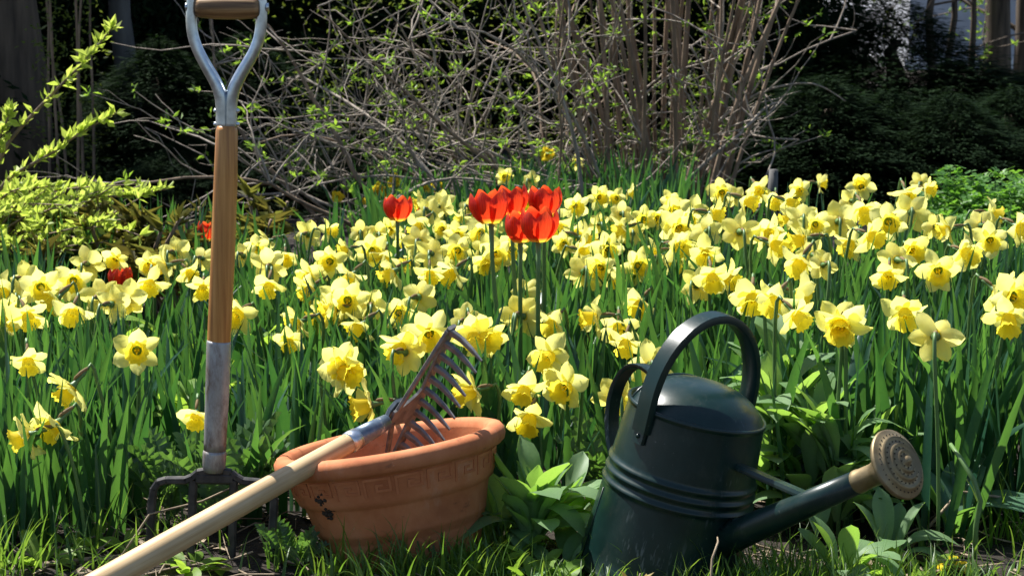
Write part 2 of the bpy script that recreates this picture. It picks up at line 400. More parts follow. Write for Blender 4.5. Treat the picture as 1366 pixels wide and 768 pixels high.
POSE = dict(C=(0, -6), D=(0, -38), L=(-72, -12), R=(72, -12), l=(-48, -36), r=(48, -36), B=(175, -12), U=(0, 22), P=(-34, -12), Q=(34, -12))
PTXT = dict(C='with open trumpet', D='nodding', L='in profile', R='in profile', l='hanging', r='hanging',
            B='turned away', U='tilted up', P='half turned', Q='half turned')
FT = []                                                        # photo pixels: x, y, size, pose
def reg(x0, y0, s, txt):
    for item in txt.split(';'):
        a = item.split()
        if len(a) == 4: FT.append((x0 + float(a[0]) / s, y0 + float(a[1]) / s, float(a[2]) / s, a[3]))
reg(0, 240, 2.954, "345 330 130 B;160 420 130 C;25 440 100 P;95 400 90 B;225 470 120 l;290 515 110 D;250 410 100 B;400 460 110 B;440 490 100 B;105 530 100 r;15 550 90 R;110 705 75 D;540 670 105 C;"
    "690 290 100 B;655 340 90 L;740 360 85 r;800 310 70 B;590 330 70 C;590 400 90 D;455 310 60 C;800 420 50 D;945 525 90 P;1060 240 80 L;1125 300 80 D;1060 340 110 B;1060 410 90 D;1215 215 120 B;"
    "1290 200 80 R;1225 380 100 P;1300 320 90 C;1230 430 90 l;1180 560 90 L;1140 630 70 D;1260 540 95 L;1300 510 90 l;1340 470 100 C;1345 725 125 C;290 395 90 C;60 500 80 D;500 470 90 B;960 300 80 B;1010 270 70 C")
reg(440, 200, 2.954, "685 105 78 C;790 120 70 B;862 15 50 C;970 50 60 C;1060 185 92 C;1175 165 80 R;1130 190 72 C;965 220 120 Q;1345 200 70 C;440 215 110 B;360 295 90 l;445 310 85 C;600 325 112 C;525 270 85 P;"
    "550 230 75 B;900 290 100 D;720 390 95 C;970 320 85 D;1150 250 85 B;1060 290 75 B;1160 310 90 L;1195 330 85 B;1240 270 85 C;1345 290 95 Q;1290 265 75 C;165 395 120 C;70 390 85 L;120 325 85 B;90 490 85 l;"
    "220 430 100 D;250 480 100 l;20 440 85 P;240 310 75 C;350 360 90 B;330 440 95 L;395 480 85 D;400 410 100 B;505 395 110 C;490 480 105 l;610 440 90 D;610 390 70 B;1090 385 130 Q;985 395 85 R;"
    "1000 480 95 B;1070 460 105 P;1110 500 80 D;1210 455 140 C;1290 400 70 L;1335 440 95 R;925 370 70 C;70 590 130 C;20 630 95 L;270 640 150 C;160 610 70 B;350 580 90 B;125 690 110 l;390 720 130 C;"
    "560 710 105 D;605 735 95 Q;530 670 85 B;760 655 140 B;880 680 105 l;1050 660 95 L;1140 690 140 D;1230 600 110 l;770 560 55 B;290 770 100 l;640 300 80 B;500 330 80 C;300 350 80 D;190 330 75 B")
reg(900, 200, 2.931, "185 165 112 C;240 185 85 B;320 150 95 D;395 195 85 D;440 200 70 R;495 155 85 P;560 130 85 R;730 145 120 U;735 230 112 D;905 165 120 D;985 155 70 R;960 130 75 B;690 200 65 B;"
    "500 270 140 B;445 270 80 L;360 320 112 Q;255 320 120 B;145 250 95 R;125 320 130 B;120 400 142 D;15 300 95 C;60 240 95 B;640 280 95 B;760 335 130 Q;690 360 95 l;835 280 122 C;925 245 112 B;"
    "550 290 85 C;510 350 112 L;540 410 85 B;500 430 105 l;580 450 75 B;200 500 112 Q;145 490 95 D;85 530 105 B;305 570 92 D;400 580 92 l;470 565 118 R;470 640 85 r;1230 250 105 R;1075 310 85 L;"
    "1020 300 65 B;1340 300 90 Q;925 390 150 C;1030 470 170 C;1130 400 130 Q;870 430 120 B;835 485 140 D;900 630 178 D;655 675 115 D;1020 730 130 B;1255 550 150 r;1320 590 112 C;1305 650 112 D;30 370 80 C")
reg(0, 0, 1, "455 495 58 Q;493 540 45 L;700 517 58 D;757 515 55 P;708 555 58 D;735 474 45 P;540 470 55 B;632 522 42 L;692 420 50 B;75 565 52 l;40 580 46 L;96 516 34 l;262 552 24 D;823 530 40 B;868 488 36 B;"
    "1350 395 60 C;835 455 40 D;1120 430 42 C")
# extra heads half hidden in the thick of the bank
rr = random.Random(4)
for _ in range(12): FT.append((rr.uniform(430, 1000), rr.uniform(262, 345), 32, rr.choice('CDBLRPQ')))
for _ in range(3): FT.append((rr.uniform(1000, 1340), rr.uniform(262, 330), 36, rr.choice('CDBLRPQ')))

def depth(px, py):
    y = np.interp(py, [215, 235, 260, 300, 350, 400, 450, 500, 540, 590], [6.3, 5.6, 4.8, 4.2, 3.75, 3.4, 3.1, 2.9, 2.78, 2.70])
    k = np.interp(px, [850, 1050], [1, .85])
    return float(max(y * k, 2.72 if px < 250 else 2.70))
DB = []                                                         # where plants stand, for the foliage clumps
def zone(px, py):
    if px < 240: return 'in the bank before the yellow green shrub' if py < 430 else 'low among leaves left of the fork' if False else 'low among the strap leaves near the fork'
    if px < 470: return 'between the fork shaft and the tulip group' if py < 470 else 'just above the terracotta pot'
    if px < 640: return 'in the bank beside the single tall red tulip' if py < 400 else 'behind the leaning rake head'
    if px < 790: return 'among the stems of the red tulip group' if py < 400 else 'between the pot and the watering can'
    if px < 1000: return 'in the bank below the bare canes' if py < 400 else 'behind the arched can handle'
    if px < 1200: return 'in the tall bank behind the can spout'
    return 'in the tall bank beside the green ground cover' if py < 310 else 'in the tall bank behind the big folded tulip leaf'
def orient(Fv, roll):
    z = Fv.normalized(); x = Vector((0, 0, 1)).cross(z)
    x = x.normalized() if x.length > 1e-4 else Vector((1, 0, 0)); y = z.cross(x)
    m3 = Matrix((x, y, z)).transposed() @ Matrix.Rotation(roll, 3, 'Z')
    return m3.to_4x4()
def daffodil(px, py, d, pose, size=.074, label=None, deep=False, nleaf=3, hgt=None):
    P = at(px, py, d)
    yw, pt = POSE[pose]; yw += random.uniform(-18, 18); pt += random.uniform(-8, 8)
    yw, pt = R(yw), R(pt)
    Fv = Vector((math.sin(yw) * math.cos(pt), -math.cos(yw) * math.cos(pt), math.sin(pt)))
    s = size / 2 * random.uniform(.93, 1.1)
    neck = P - Fv * s * .8
    bx, by = neck.x - Fv.x * .02 + random.uniform(-.03, .03), neck.y - Fv.y * .02 + random.uniform(.0, .05)
    gz = ground_z(bx, by); base = Vector((bx, by, gz))
    lab = label or f'pale yellow daffodil {PTXT[pose]} {zone(px, py)}'
    if deep: lab = label or 'small deep yellow daffodil under the tangled twigs'
    t = empty('daffodil', base, lab, 'daffodil', 'daffodils in bloom in the bank')
    h = max(neck.z - gz, .05)
    p2 = neck - Fv * .016 - Vector((0, 0, .010))
    pts = bez(base - Vector((0, 0, .015)), base + Vector((0, 0, h * .5)), p2 - Vector((Fv.x * .01, Fv.y * .01, h * .15)), p2, 7) + [neck - Fv * .010 + Vector((0, 0, .002)), neck]
    sb = MB(); sb.tube([p - base for p in pts], [.0030] * 7 + [.0026, .0024], 6); sb.build('stem', M['stem'], t)
    mo = Matrix.Translation(P - base) @ orient(Fv, random.uniform(0, 1.05)) @ Matrix.Scale(s, 4)
    bl = obj('flower_head', TUBE, t, mo)
    for k in range(6):
        mk = Matrix.Rotation(k * math.pi / 3 + random.uniform(-.1, .1), 4, 'Z') @ Matrix.Rotation(random.uniform(-.36, .24), 4, 'Y') @ Matrix.Translation((0, 0, .02 * (k % 2))) @ Matrix.Diagonal((random.uniform(.92, 1.08), random.uniform(.9, 1.12), 1, 1))
        obj('petal', random.choice(PETD if deep else PET), bl, mk)
    tr = obj('trumpet', random.choice(TRU), bl, Matrix.Diagonal((1, 1, random.uniform(.85, 1.1), 1)))
    obj('spathe', SPA, t, Matrix.Translation(P - base) @ orient(Fv, 0) @ Matrix.Scale(s, 4) @ Matrix.Rotation(math.pi / 2, 4, 'Z'))
    for k in range(nleaf):
        L_ = (hgt or h) * random.uniform(.85, 1.12)
        obj('leaf', random.choice(UL), t, Matrix.Translation((random.uniform(-.02, .02), random.uniform(.0, .03), -.01)) @ Matrix.Rotation(random.uniform(0, 6.28), 4, 'Z') @ Matrix.Diagonal((max(L_, .18), max(L_, .18), L_, 1)))
    DB.append((bx, by)); return t

SPECIAL = {(75, 565): 'drooping daffodil of the low pair at the bed edge, half turned', (40, 580): 'daffodil in side profile, lower of the pair at the bed edge',
           (455, 495): 'open daffodil standing alone above the pot rim by the rake ferrule', (493, 540): 'small daffodil in profile touching the rake tang',
           (700, 517): 'open daffodil, upper left bloom of the trio between pot and can', (757, 515): 'open daffodil of the trio nearest the watering can back handle',
           (708, 555): 'lowest daffodil of the trio between pot and can', (823, 530): 'pale daffodil seen through the back handle of the watering can',
           (632, 522): 'daffodil in profile behind the rake teeth', (96, 516): 'small hanging daffodil above the low pair at the bed edge'}
for (px, py, s, pose) in FT:
    lab = SPECIAL.get((px, py))
    d = depth(px, py) * (1 if lab else random.uniform(.97, 1.03))
    if px < 300 and py > 440: d = float(np.interp(py, [440, 580], [2.72, 2.50]))
    elif 420 < px < 780 and py > 440: d = float(np.interp(py, [440, 560], [2.84, 2.72]))
    elif px > 1000 and py > 380: d *= .95
    if px > 770 and px < 1000 and py > 440: d = max(d, 2.78)
    daffodil(px, py, d, pose, .062 if s < 30 else .079, lab)
# small deep-yellow daffodils far back under the shrub
for (px, py) in [(503, 255), (490, 268), (520, 262), (524, 241), (450, 262), (567, 249), (508, 250), (585, 247), (840 - 110, 206), (497, 258)]:
    daffodil(px, py, 6.0, random.choice('CPDQ'), .052, None, True, 1)

# ------------------------------------------------------------------ tulips
def tulip_petal(k):
    nu, nv = 7, 6; v = []; f = []
    for i in range(nu + 1):
        u = i / nu
        r = .56 * math.sin(math.pi * (.10 + .66 * u)) ** .62
        half = .74 * math.sqrt(max(.30, 1 - max(0, (u - .62) / .39) ** 3.4)) * min(1, .80 + 1.2 * u)
        for j in range(nv + 1):
            t = j / nv * 2 - 1; a = t * half
            z = u * (1 - .13 * t * t * u) + (.012 * math.sin(5 * t + k) if u > .8 else 0)
            rr_ = r * (1 + .05 * math.cos(a * 3) + .03 * math.sin(7 * t + k) * u)
            v.append((rr_ * math.cos(a), rr_ * math.sin(a), z))
    for i in range(nu):
        for j in range(nv):
            a = i * (nv + 1) + j; f.append((a, a + 1, a + nv + 2, a + nv + 1))
    return mesh('petal', v, f, M['tulip'])
TP = [tulip_petal(k) for k in range(3)]
def broad_leaf(k, wid, fold, curl, mt, nu=8, nv=4, wave=.03, point=1.0):
    v = []; f = []
    for i in range(nu + 1):
        u = i / nu
        w = wid * .5 * (.16 + .84 * math.sin(math.pi * min(1, (u * .93 + .03)) ** point) ** .85) if 0 < i < nu else wid * (.09 if i == 0 else .02)
        for j in range(nv + 1):
            t = j / nv * 2 - 1
            x = u * math.cos(curl * u); z = u * math.sin(-curl * u * .9)
            v.append((x, w * t, z + fold * abs(t) * w + wave * math.sin(7 * u + 2.5 * t + k) * abs(t)))
    for i in range(nu):
        for j in range(nv):
            a = i * (nv + 1) + j; f.append((a, a + 1, a + nv + 2, a + nv + 1))
    return mesh('leaf', v, f, mt)
TL = [broad_leaf(k, .32, .7, [.3, .7, 1.1][k], M['tulip_leaf'], wave=.02, point=1.25) for k in range(3)]
def tulip(px, py, d, s, label, lean=(0, 0)):
    P = at(px, py, d); h = s * .95
    bz = Vector((P.x + lean[0], P.y + .02, 0)); bz.z = ground_z(bz.x, bz.y)
    t = empty('tulip', bz, label, 'tulip', 'red tulips among the daffodils')
    cb = P - bz - Vector((0, 0, h / 2))
    sb = MB(); sb.tube(bez((0, 0, -.01), (0, 0, cb.z * .4), (cb.x, cb.y, cb.z * .6), cb, 8), [.0044] * 5 + [.0042, .004, .005], 7); sb.build('stem', M['stem'], t)
    hd = MB(); hd.ball((0, 0, .02), .12, 1, 1, .6); head = hd.build('flower_head', M['stem'], t, Matrix.Translation(cb) @ Euler((random.uniform(-.08, .08), random.uniform(-.1, .1), random.uniform(0, 6))).to_matrix().to_4x4() @ Matrix.Scale(h, 4))
    for k in range(6):
        q = .90 if k % 2 else 1.0
        obj('petal', TP[k % 3], head, Matrix.Rotation(k * math.pi / 3 + random.uniform(-.1, .1), 4, 'Z') @ Matrix.Rotation(random.uniform(-.04, .12), 4, 'Y') @ Matrix.Diagonal((q, q, random.uniform(.95, 1.03), 1)))
    for k in range(2):
        obj('leaf', random.choice(TL), t, Matrix.Rotation(random.uniform(0, 6.28), 4, 'Z') @ Matrix.Rotation(-1.25, 4, 'Y') @ Matrix.Scale(min(.2, max(.12, cb.z * .6)), 4))
tulip(655, 275, 3.2, .062, 'large open red tulip, front of the pair in the tulip group', (.03, 0))
tulip(683, 267, 3.34, .058, 'red tulip half hidden behind the large open red tulip', (.02, 0))
tulip(726, 268, 3.38, .058, 'red tulip at the back of the group, behind the overlapping pair')
tulip(718, 299, 3.14, .060, 'red tulip in front of the overlapping pair with petals upright')
tulip(694, 303, 3.26, .056, 'low red tulip leaning half behind its neighbour in the group')
tulip(530, 277, 4.1, .060, 'single small red tulip on its own among pale daffodils')
tulip(571, 281, 4.6, .052, 'red tulip almost covered by daffodil petals')
tulip(161, 371, 3.7, .048, 'small red tulip bud before the bronze peony shoots')
tulip(277, 307, 4.5, .050, 'red tulip peeping from behind the fork shaft')

# ------------------------------------------------------------------ strap foliage of the bed
def front_edge(x):       # nearest row of the bed
    return float(np.interp(x, [-.9, -.5, -.30, -.05, .12, .3, .5, .62, 1.0], [2.52, 2.55, 2.74, 2.86, 2.78, 2.78, 2.72, 2.70, 2.56]))
def bed_h(x, y): return float(np.interp(x, [-.8, -.2, .25, .6], [.255, .25, .285, .325])) * float(np.interp(y, [2.7, 3.2, 5], [1.0, 1.02, .92]))
rb = random.Random(8); pts = []
def addclump(x, y, n, hs=1.0):
    for _ in range(n):
        a = rb.uniform(0, 6.283); q = abs(rb.gauss(0, .025))
        X, Y = x + q * math.cos(a), y + q * math.sin(a)
        pts.append((X, Y, a + rb.gauss(0, .5), abs(rb.gauss(.10, .08)) + (.05 if rb.random() < .85 else .25), rb.choice([.05, .1, .2, .35, .6, 1.2]) * rb.random(), bed_h(X, Y) * hs * rb.uniform(.72, 1.15), rb.uniform(.012, .022)))
y = 2.48
while y < 6.3:
    dens = 120 if y < 3.0 else 76 if y < 3.8 else 38
    step = .05
    wx = .30 * y + .12
    for _ in range(int(dens * 2 * wx * step) + 1):
        x = rb.uniform(-wx, wx); Y = y + rb.uniform(0, step)
        if Y < front_edge(x): continue
        if y > 4.9 and x < -.28 * y * .35: continue               # the shrubs stand there
        if y > 4.25 and x > .105 * y: continue
        if y > 3.9 and x > .235 * y: continue
        addclump(x, Y, rb.randint(8, 13))
    y += step
for (bx, by) in DB: addclump(bx, by + .01, 2)
A = np.array(pts); n = len(A)
base = np.stack([A[:, 0], A[:, 1], gzv(A[:, 0], A[:, 1]) - .012], 1)
v, f = blades(base, A[:, 2], A[:, 3], A[:, 4], A[:, 5], A[:, 6], rng.uniform(0, 6.28, n))
tag(obj('daffodil_leaves', mesh('daffodil_leaves', v, f, M['daff_leaf'], True, tints(n, 24))), 'thick bank of dark green upright daffodil leaves', 'leaves', kind='stuff')
print('bed leaves', n, 'daffodils', len(DB))

# ------------------------------------------------------------------ terracotta pot
POTC = at(531, 745, 2.62); POTC.z = ground_z(POTC.x, 2.64) - .012
pot = empty('flower_pot', Vector((POTC.x + .022, 2.535, POTC.z - .006)), 'terracotta bowl pot with greek key band and rake head resting inside', 'flower pot')
pot.rotation_euler = (R(-7), R(-8), R(10)); pot.scale = (.995, .995, 1.05)
Hp = .178
prof_out = [(.0, .0), (.100, .0), (.106, .004), (.119, .055), (.1205, .060), (.1225, .061), (.1235, .066), (.1255, .067), (.1265, .072), (.136, .106), (.138, .109), (.1435, .112), (.1455, .117), (.1475, .121), (.1535, .150), (.1555, .153), (.163, .154), (.168, .158), (.1705, .165), (.170, .172), (.1655, .178), (.158, .1805), (.150, .180), (.1445, .176), (.1420, .169)]
pb = MB(); pb.lathe(prof_out, 96); pb.build('pot_wall', M['terracotta'], pot)
pb = MB(); pb.lathe([(.1420, .169), (.139, .150), (.130, .11), (.115, .055), (.104, .018), (.0, .018)], 96); pb.build('pot_inside', M['terracotta'], pot)
# key motif: raised ribbon on the band
kp = [(-.46, 0), (-.46, 1), (.34, 1), (.34, .28), (-.08, .28), (-.08, .62), (.08, .62)]
def key_mesh():
    b_ = MB(); ang = 2 * math.pi / 21; z0, z1 = .1255, .1480; wv = .0018; hh = .0013
    def pos(u, t, out): 
        z = z0 + (z1 - z0) * t; r = np.interp(z, [.121, .150], [.1475, .1535]) + out; a = u * ang
        return (r * math.cos(a), r * math.sin(a), z)
    for (a, b) in zip(kp[:-1], kp[1:]):
        du, dt = b[0] - a[0], b[1] - a[1]
        ex = wv / (.150 * ang); et = wv / (z1 - z0)
        u0, u1 = min(a[0], b[0]) - ex, max(a[0], b[0]) + ex; t0, t1 = min(a[1], b[1]) - et, max(a[1], b[1]) + et
        k = 4; v = []; f = []
        for i in range(k + 1):
            u = u0 + (u1 - u0) * i / k
            v += [pos(u, t0, -.001), pos(u, t0, hh), pos(u, t1, hh), pos(u, t1, -.001)]
        for i in range(k):
            for q in range(3): f.append((i * 4 + q, i * 4 + q + 1, i * 4 + q + 5, i * 4 + q + 4))
        f += [(0, 1, 2, 3), (k * 4 + 3, k * 4 + 2, k * 4 + 1, k * 4)]
        b_.add(v, f)
    return mesh('key_motif', b_.v, b_.f, M['terracotta'], False)
KM = key_mesh()
for k in range(21): obj('key_motif', KM, pot, Matrix.Rotation(2 * math.pi * k / 21, 4, 'Z'))
mb = MB()
for k in range(26):
    a = R(-140) + random.gauss(0, .05); z = random.choice([.107, .109, .126]) + random.gauss(0, .004); r_ = np.interp(z, [.06, .112, .113, .15], [.123, .1385, .145, .1535])
    mb.ball((r_ * math.cos(a), r_ * math.sin(a), z), random.uniform(.0015, .005), 1, 1, .8, 6, 4)
mb.build('mud_splash', M['mud'], pot)

# ------------------------------------------------------------------ digging fork
FY = 2.46
fork = empty('digging_fork', at(283, 790, FY), 'upright digging fork with wooden D-grip and varnished shaft stuck in the soil', 'garden fork')
fo = fork.location.copy()
def fp(px, py, dy=0): return at(px, py, FY + dy) - fo
g = MB(); pa, pb_ = fp(262, 10), fp(346, 11)
g.tube([pa.lerp(pb_, t) for t in (0, .08, .3, .5, .7, .92, 1)], [.0125, .0145, .016, .0163, .016, .0145, .0125], 18); g.build('grip', M['grip'], fork)
for side, pl in ((0, [(257, -6), (256, 10), (255, 28), (257, 48), (264, 68), (276, 90), (287, 108), (294, 124), (296, 140), (296, 177)]), (1, [(348, -6), (349, 10), (349, 30), (346, 52), (338, 72), (327, 90), (317, 107), (310, 124), (308, 140), (308, 177)])):
    a_ = MB(); w = [.0075, .0078, .0078, .0078, .0079, .0082, .0086, .009, .0085, .0085]
    pp = [fp(*p) for p in pl]
    # dense resample
    dn = []; dw = []
    for i in range(len(pp) - 1):
        for t in (0, .33, .66): dn.append(pp[i].lerp(pp[i + 1], t)); dw.append(w[i] + (w[i + 1] - w[i]) * t)
    dn.append(pp[-1]); dw.append(w[-1])
    for _ in range(2):
        dn = [dn[0]] + [(dn[i - 1] + dn[i] * 2 + dn[i + 1]) / 4 for i in range(1, len(dn) - 1)] + [dn[-1]]
    a_.tube(dn, dw, 14); a_.build('yoke_arm', M['zinc'], fork)
    e = MB(); q = fp(257 if side == 0 else 349, 10); e.tube([q + Vector((-.0095 if side == 0 else .006, 0, 0)), q + Vector((-.006 if side == 0 else .0095, 0, 0))], .006, 10); e.build('grip_rivet', M['zinc'], fork)
s_ = MB(); s_.tube([fp(302.5, 168), fp(302.5, 174), fp(301, 240), fp(297, 350), fp(292, 456), fp(291.5, 470)], [.0135, .0150, .0163, .0168, .0163, .0160], 24); s_.build('shaft', M['shaft'], fork)
for yy in (148, 166):
    for xx in (287.5, 317):
        e = MB(); e.ball(fp(xx, yy), .0032); e.build('rivet', M['zinc'], fork)
s_ = MB(); s_.tube([fp(292, 454), fp(291.8, 457), fp(290, 520), fp(287, 590), fp(286.5, 600)], [.0163, .0170, .0168, .0158, .0156], 24); sk = s_.build('socket', M['socket'], fork)
s_ = MB(); s_.tube([fp(286.6, 600), fp(286.4, 604), fp(285.6, 620), fp(285.3, 628)], [.0156, .0168, .0162, .0145], 24); s_.build('socket_collar', M['socket'], fork)
def rbar(p0, p1, w0, w1, d0, d1, mbx):       # flat bar in the fork's plane, bevelled section
    a = (p1 - p0).normalized(); x = Vector((0, 1, 0)).cross(a).normalized(); y = Vector((0, 1, 0)); v = []
    for p, w, d in ((p0, w0, d0), (p1, w1, d1)):
        for (i, j) in ((-1, -.6), (-.6, -1), (.6, -1), (1, -.6), (1, .6), (.6, 1), (-.6, 1), (-1, .6)): v.append(p + x * i * w / 2 + y * j * d / 2)
    mbx.add(v, [(k, (k + 1) % 8, 8 + (k + 1) % 8, 8 + k) for k in range(8)] + [tuple(range(8))[::-1], tuple(range(8, 16))])
h_ = MB()
hp = [(203, 668), (205, 652), (211, 643), (222, 640), (247, 640), (257, 636), (264, 630), (275, 628), (297, 628), (308, 630), (315, 636), (324, 641), (345, 643), (357, 645), (363, 653), (366, 669)]
for a, b in zip(hp[:-1], hp[1:]): rbar(fp(*a), fp(*b) + (fp(*b) - fp(*a)) * .06, .0105, .0105, .011, .011, h_)
rbar(fp(262, 637), fp(311, 638), .016, .016, .012, .012, h_)
h_.build('crossbar', M['iron'], fork, smooth=False)
for (a, b, c) in (((203, 664), (199, 740), (194, 850)), ((258, 640), (254, 745), (250, 855)), ((312, 640), (309, 745), (307, 855)), ((366, 665), (361, 745), (357, 850))):
    h_ = MB(); rbar(fp(*a), fp(*b), .0118, .0108, .011, .010, h_); rbar(fp(*b), fp(*c), .0108, .004, .010, .004, h_); h_.build('tine', M['iron'], fork, smooth=False)

# ------------------------------------------------------------------ rake
A0 = at(40, 829, 2.07); A1 = at(468, 589, 2.485)
rake = empty('garden_rake', A0, 'garden rake with pale wooden handle leaning across the terracotta pot', 'rake')
ro = A0.copy(); Hd = (A1 - A0).normalized()
r_ = MB(); r_.tube([A0 - ro + Hd * t * (A1 - A0).length for t in (0, .2, .4, .6, .8, .97, 1)], [.0170, .0170, .0168, .0163, .0155, .0143, .0143], 24)
_q = Hd.to_track_quat('Z', 'Y'); hnd = r_.build('handle', M['ash'], rake)
hnd.data.transform(_q.inverted().to_matrix().to_4x4()); hnd.matrix_basis = _q.to_matrix().to_4x4()
# chip of blue paint on the handle
F0 = A1; F1 = A1 + Hd * .075
r_ = MB(); r_.tube([F0 - ro - Hd * .006, F0 - ro, F0 - ro + Hd * .012, F0 - ro + Hd * .0125], [.0152, .0158, .0157, .0148], 24); r_.build('ferrule_ring', M['zinc'], rake)
r_ = MB(); r_.tube([F0 - ro + Hd * .012, F0 - ro + Hd * .045, F1 - ro], [.0146, .0132, .0110], 24); r_.build('ferrule', M['ferrule'], rake)
# head: bar direction perpendicular to the handle
top = at(603, 434, 2.45); cen_guess = F1 + Hd * .055
Bv = (top - cen_guess); Bv = (Bv - Hd * Bv.dot(Hd)).normalized()
Tv = Hd.cross(Bv).normalized()
if Tv.z > 0: Tv = -Tv
HC = cen_guess + Hd * .012
_o = Vector((0, 0, CAMZ)); _r = ray(603, 436); _q = _o + _r * ((HC - _o).dot(Hd) / _r.dot(Hd))
Bv = (_q - HC).normalized(); half = (_q - HC).length; Tv = Hd.cross(Bv).normalized()
Tv = -Tv if Tv.z > 0 else Tv
print('rake half', half)
r_ = MB()
def bar3(p0, p1, w, t, wd, td, w1=None, t1=None):
    v = []
    for p, ww, tt in ((p0, w, t), (p1, w1 or w, t1 or t)):
        for (i, j) in ((-1, -.7), (-.7, -1), (.7, -1), (1, -.7), (1, .7), (.7, 1), (-.7, 1), (-1, .7)): v.append(p + wd * i * ww / 2 + td * j * tt / 2 - ro)
    r_.add(v, [(k, (k + 1) % 8, 8 + (k + 1) % 8, 8 + k) for k in range(8)] + [tuple(range(8))[::-1], tuple(range(8, 16))])
bar3(HC - Bv * half, HC + Bv * half, .017, .006, Hd, Tv)
r_.build('tooth_bar', M['rakeiron'], rake, smooth=False)
# solid web that widens from the tang into the bar
r_ = MB(); ww = [(-.058, .016), (-.045, .018), (-.03, .023), (-.015, .032), (0, .050)]; v = []
for (hh, bb) in ww:
    for sgn in (-1, 1):
        for tt in (-.002, .002): v.append(HC + Hd * hh + Bv * bb * sgn + Tv * tt - ro)
f = []
for i in range(len(ww) - 1):
    a = i * 4; b = a + 4
    f += [(a, a + 2, b + 2, b), (a + 1, b + 1, b + 3, a + 3), (a, b, b + 1, a + 1), (a + 2, a + 3, b + 3, b + 2)]
f += [(0, 1, 3, 2)]
r_.add(v, f); r_.build('web', M['rakeiron'], rake, smooth=False)
# braces from the tang to both bar ends
for sgn in (1, -1):
    r_ = MB(); bar3(HC - Hd * .050 + Bv * sgn * .012, HC + Bv * sgn * (half - .004) - Hd * .006, .008, .006, Hd, Tv); r_.build('brace', M['rakeiron'], rake, smooth=False)
# tang (curved flat neck)
r_ = MB(); td = [F1 - Hd * .006, F1 + Hd * .012 - Tv * .010, F1 + Hd * .030 - Tv * .015, F1 + Hd * .046 - Tv * .010, HC - Hd * .030 - Tv * .002]
for a, b, w0, w1 in zip(td[:-1], td[1:], (.016, .020, .026, .034), (.020, .026, .034, .040)): bar3(a, b + (b - a) * .08, w0, .008, Bv, Tv, w1, .007)
r_.build('tang', M['tang'], rake, smooth=False)
for k in range(14):
    p0 = HC + Bv * (-half + .006 + k * (2 * half - .012) / 13)
    r_ = MB(); q = [p0 - Hd * .003, p0 + Tv * .022 + Hd * .0005, p0 + Tv * .044 - Hd * .001, p0 + Tv * .066 - Hd * .004]
    for a, b, w0, w1 in zip(q[:-1], q[1:], (.0105, .0085, .007), (.0085, .007, .0035)): bar3(a, b + (b - a) * .04, w0, w0 * .8, Bv, Hd, w1, w1 * .8)
    r_.build('tooth', M['rakeiron'], rake, smooth=False)

# ------------------------------------------------------------------ watering can
PHI = R(50); TILT = R(14); Hc = .245
CB = at(877, 764, 2.46)
can = empty('watering_can', CB, 'dark green metal watering can with brass rose tipped toward its spout', 'watering can')
can.rotation_mode = 'QUATERNION'
mcan = Matrix.Rotation(R(12), 4, 'Y') @ Matrix.Rotation(R(3), 4, 'X') @ Matrix.Rotation(-PHI, 4, 'Z')
can.rotation_quaternion = mcan.to_quaternion()
mw = Matrix.Translation(CB) @ mcan; mi = mw.inverted()
def local_on_plane(px, py):             # where the line of sight meets the can's own mid plane
    o = mi @ Vector((0, 0, CAMZ)); d = mi.to_3x3() @ ray(px, py); t = -o.y / d.y; return o + d * t
rb0, rt = .116, .0955
def rz(z): return rb0 + (rt - rb0) * (z / Hc)
prof = [(0, .004), (.110, .004), (.114, 0), (.1195, 0), (.1205, .004), (.1185, .008), (rz(.010), .011)]
for i in range(1, 40):
    z = .011 + (Hc - .018 - .011) * i / 39
    bul = 0
    for zc in (.128, .143, .158): bul += .0034 * math.exp(-((z - zc) / .0040) ** 2)
    prof.append((rz(z) + bul, z))
prof2 = []
zz = list(np.linspace(.011, .118, 6)) + list(np.linspace(.119, .168, 34)) + list(np.linspace(.175, Hc - .006, 5))
prof = prof[:6] + [(rz(z) + sum(.0034 * math.exp(-((z - zc) / .0040) ** 2) for zc in (.128, .143, .158)), z) for z in zz]
prof += [(rt + .0005, Hc - .004), (rt + .0028, Hc - .002), (rt + .0028, Hc + .002), (rt, Hc + .0035), (rt - .003, Hc + .002), (rt - .003, Hc - .03), (rz(.02) - .004, .02), (0, .02)]
c_ = MB(); c_.lathe(prof, 96); c_.build('body', M['enamel'], can)
c_ = MB(); a_ = R(-118)
c_.tube([((rz(z) + .0004) * math.cos(a_), (rz(z) + .0004) * math.sin(a_), z) for z in (.012, .06, .115)], .0011, 6); c_.build('seam', M['enamel'], can)
# domed cover with the filling gap at the back
c_ = MB(); v = []; f = []; nr, na = 14, 72; XC = -.048
for i in range(nr + 1):
    q = i / nr
    for k in range(na):
        a = 2 * math.pi * k / na; x, y_ = rt * q * math.cos(a), rt * q * math.sin(a)
        x = max(x, XC if abs(y_) < 1 else x)
        z = Hc + .001 + .040 * (1 - (q ** 2.6)) ** .8
        v.append((x, y_, z))
for i in range(nr):
    for k in range(na):
        f.append((i * na + k, i * na + (k + 1) % na, (i + 1) * na + (k + 1) % na, (i + 1) * na + k))
c_.add(v, f); c_.build('domed_cover', M['enamel'], can)
# rolled lip at the gap
yy = math.sqrt(rt ** 2 - XC ** 2); c_ = MB()
c_.tube([(XC, yy * t, Hc + .001 + .040 * (1 - (min(1, math.hypot(XC, yy * t) / rt) ** 2.6)) ** .8) for t in np.linspace(-1, 1, 17)], .0022, 8); c_.build('cover_lip', M['enamel'], can)
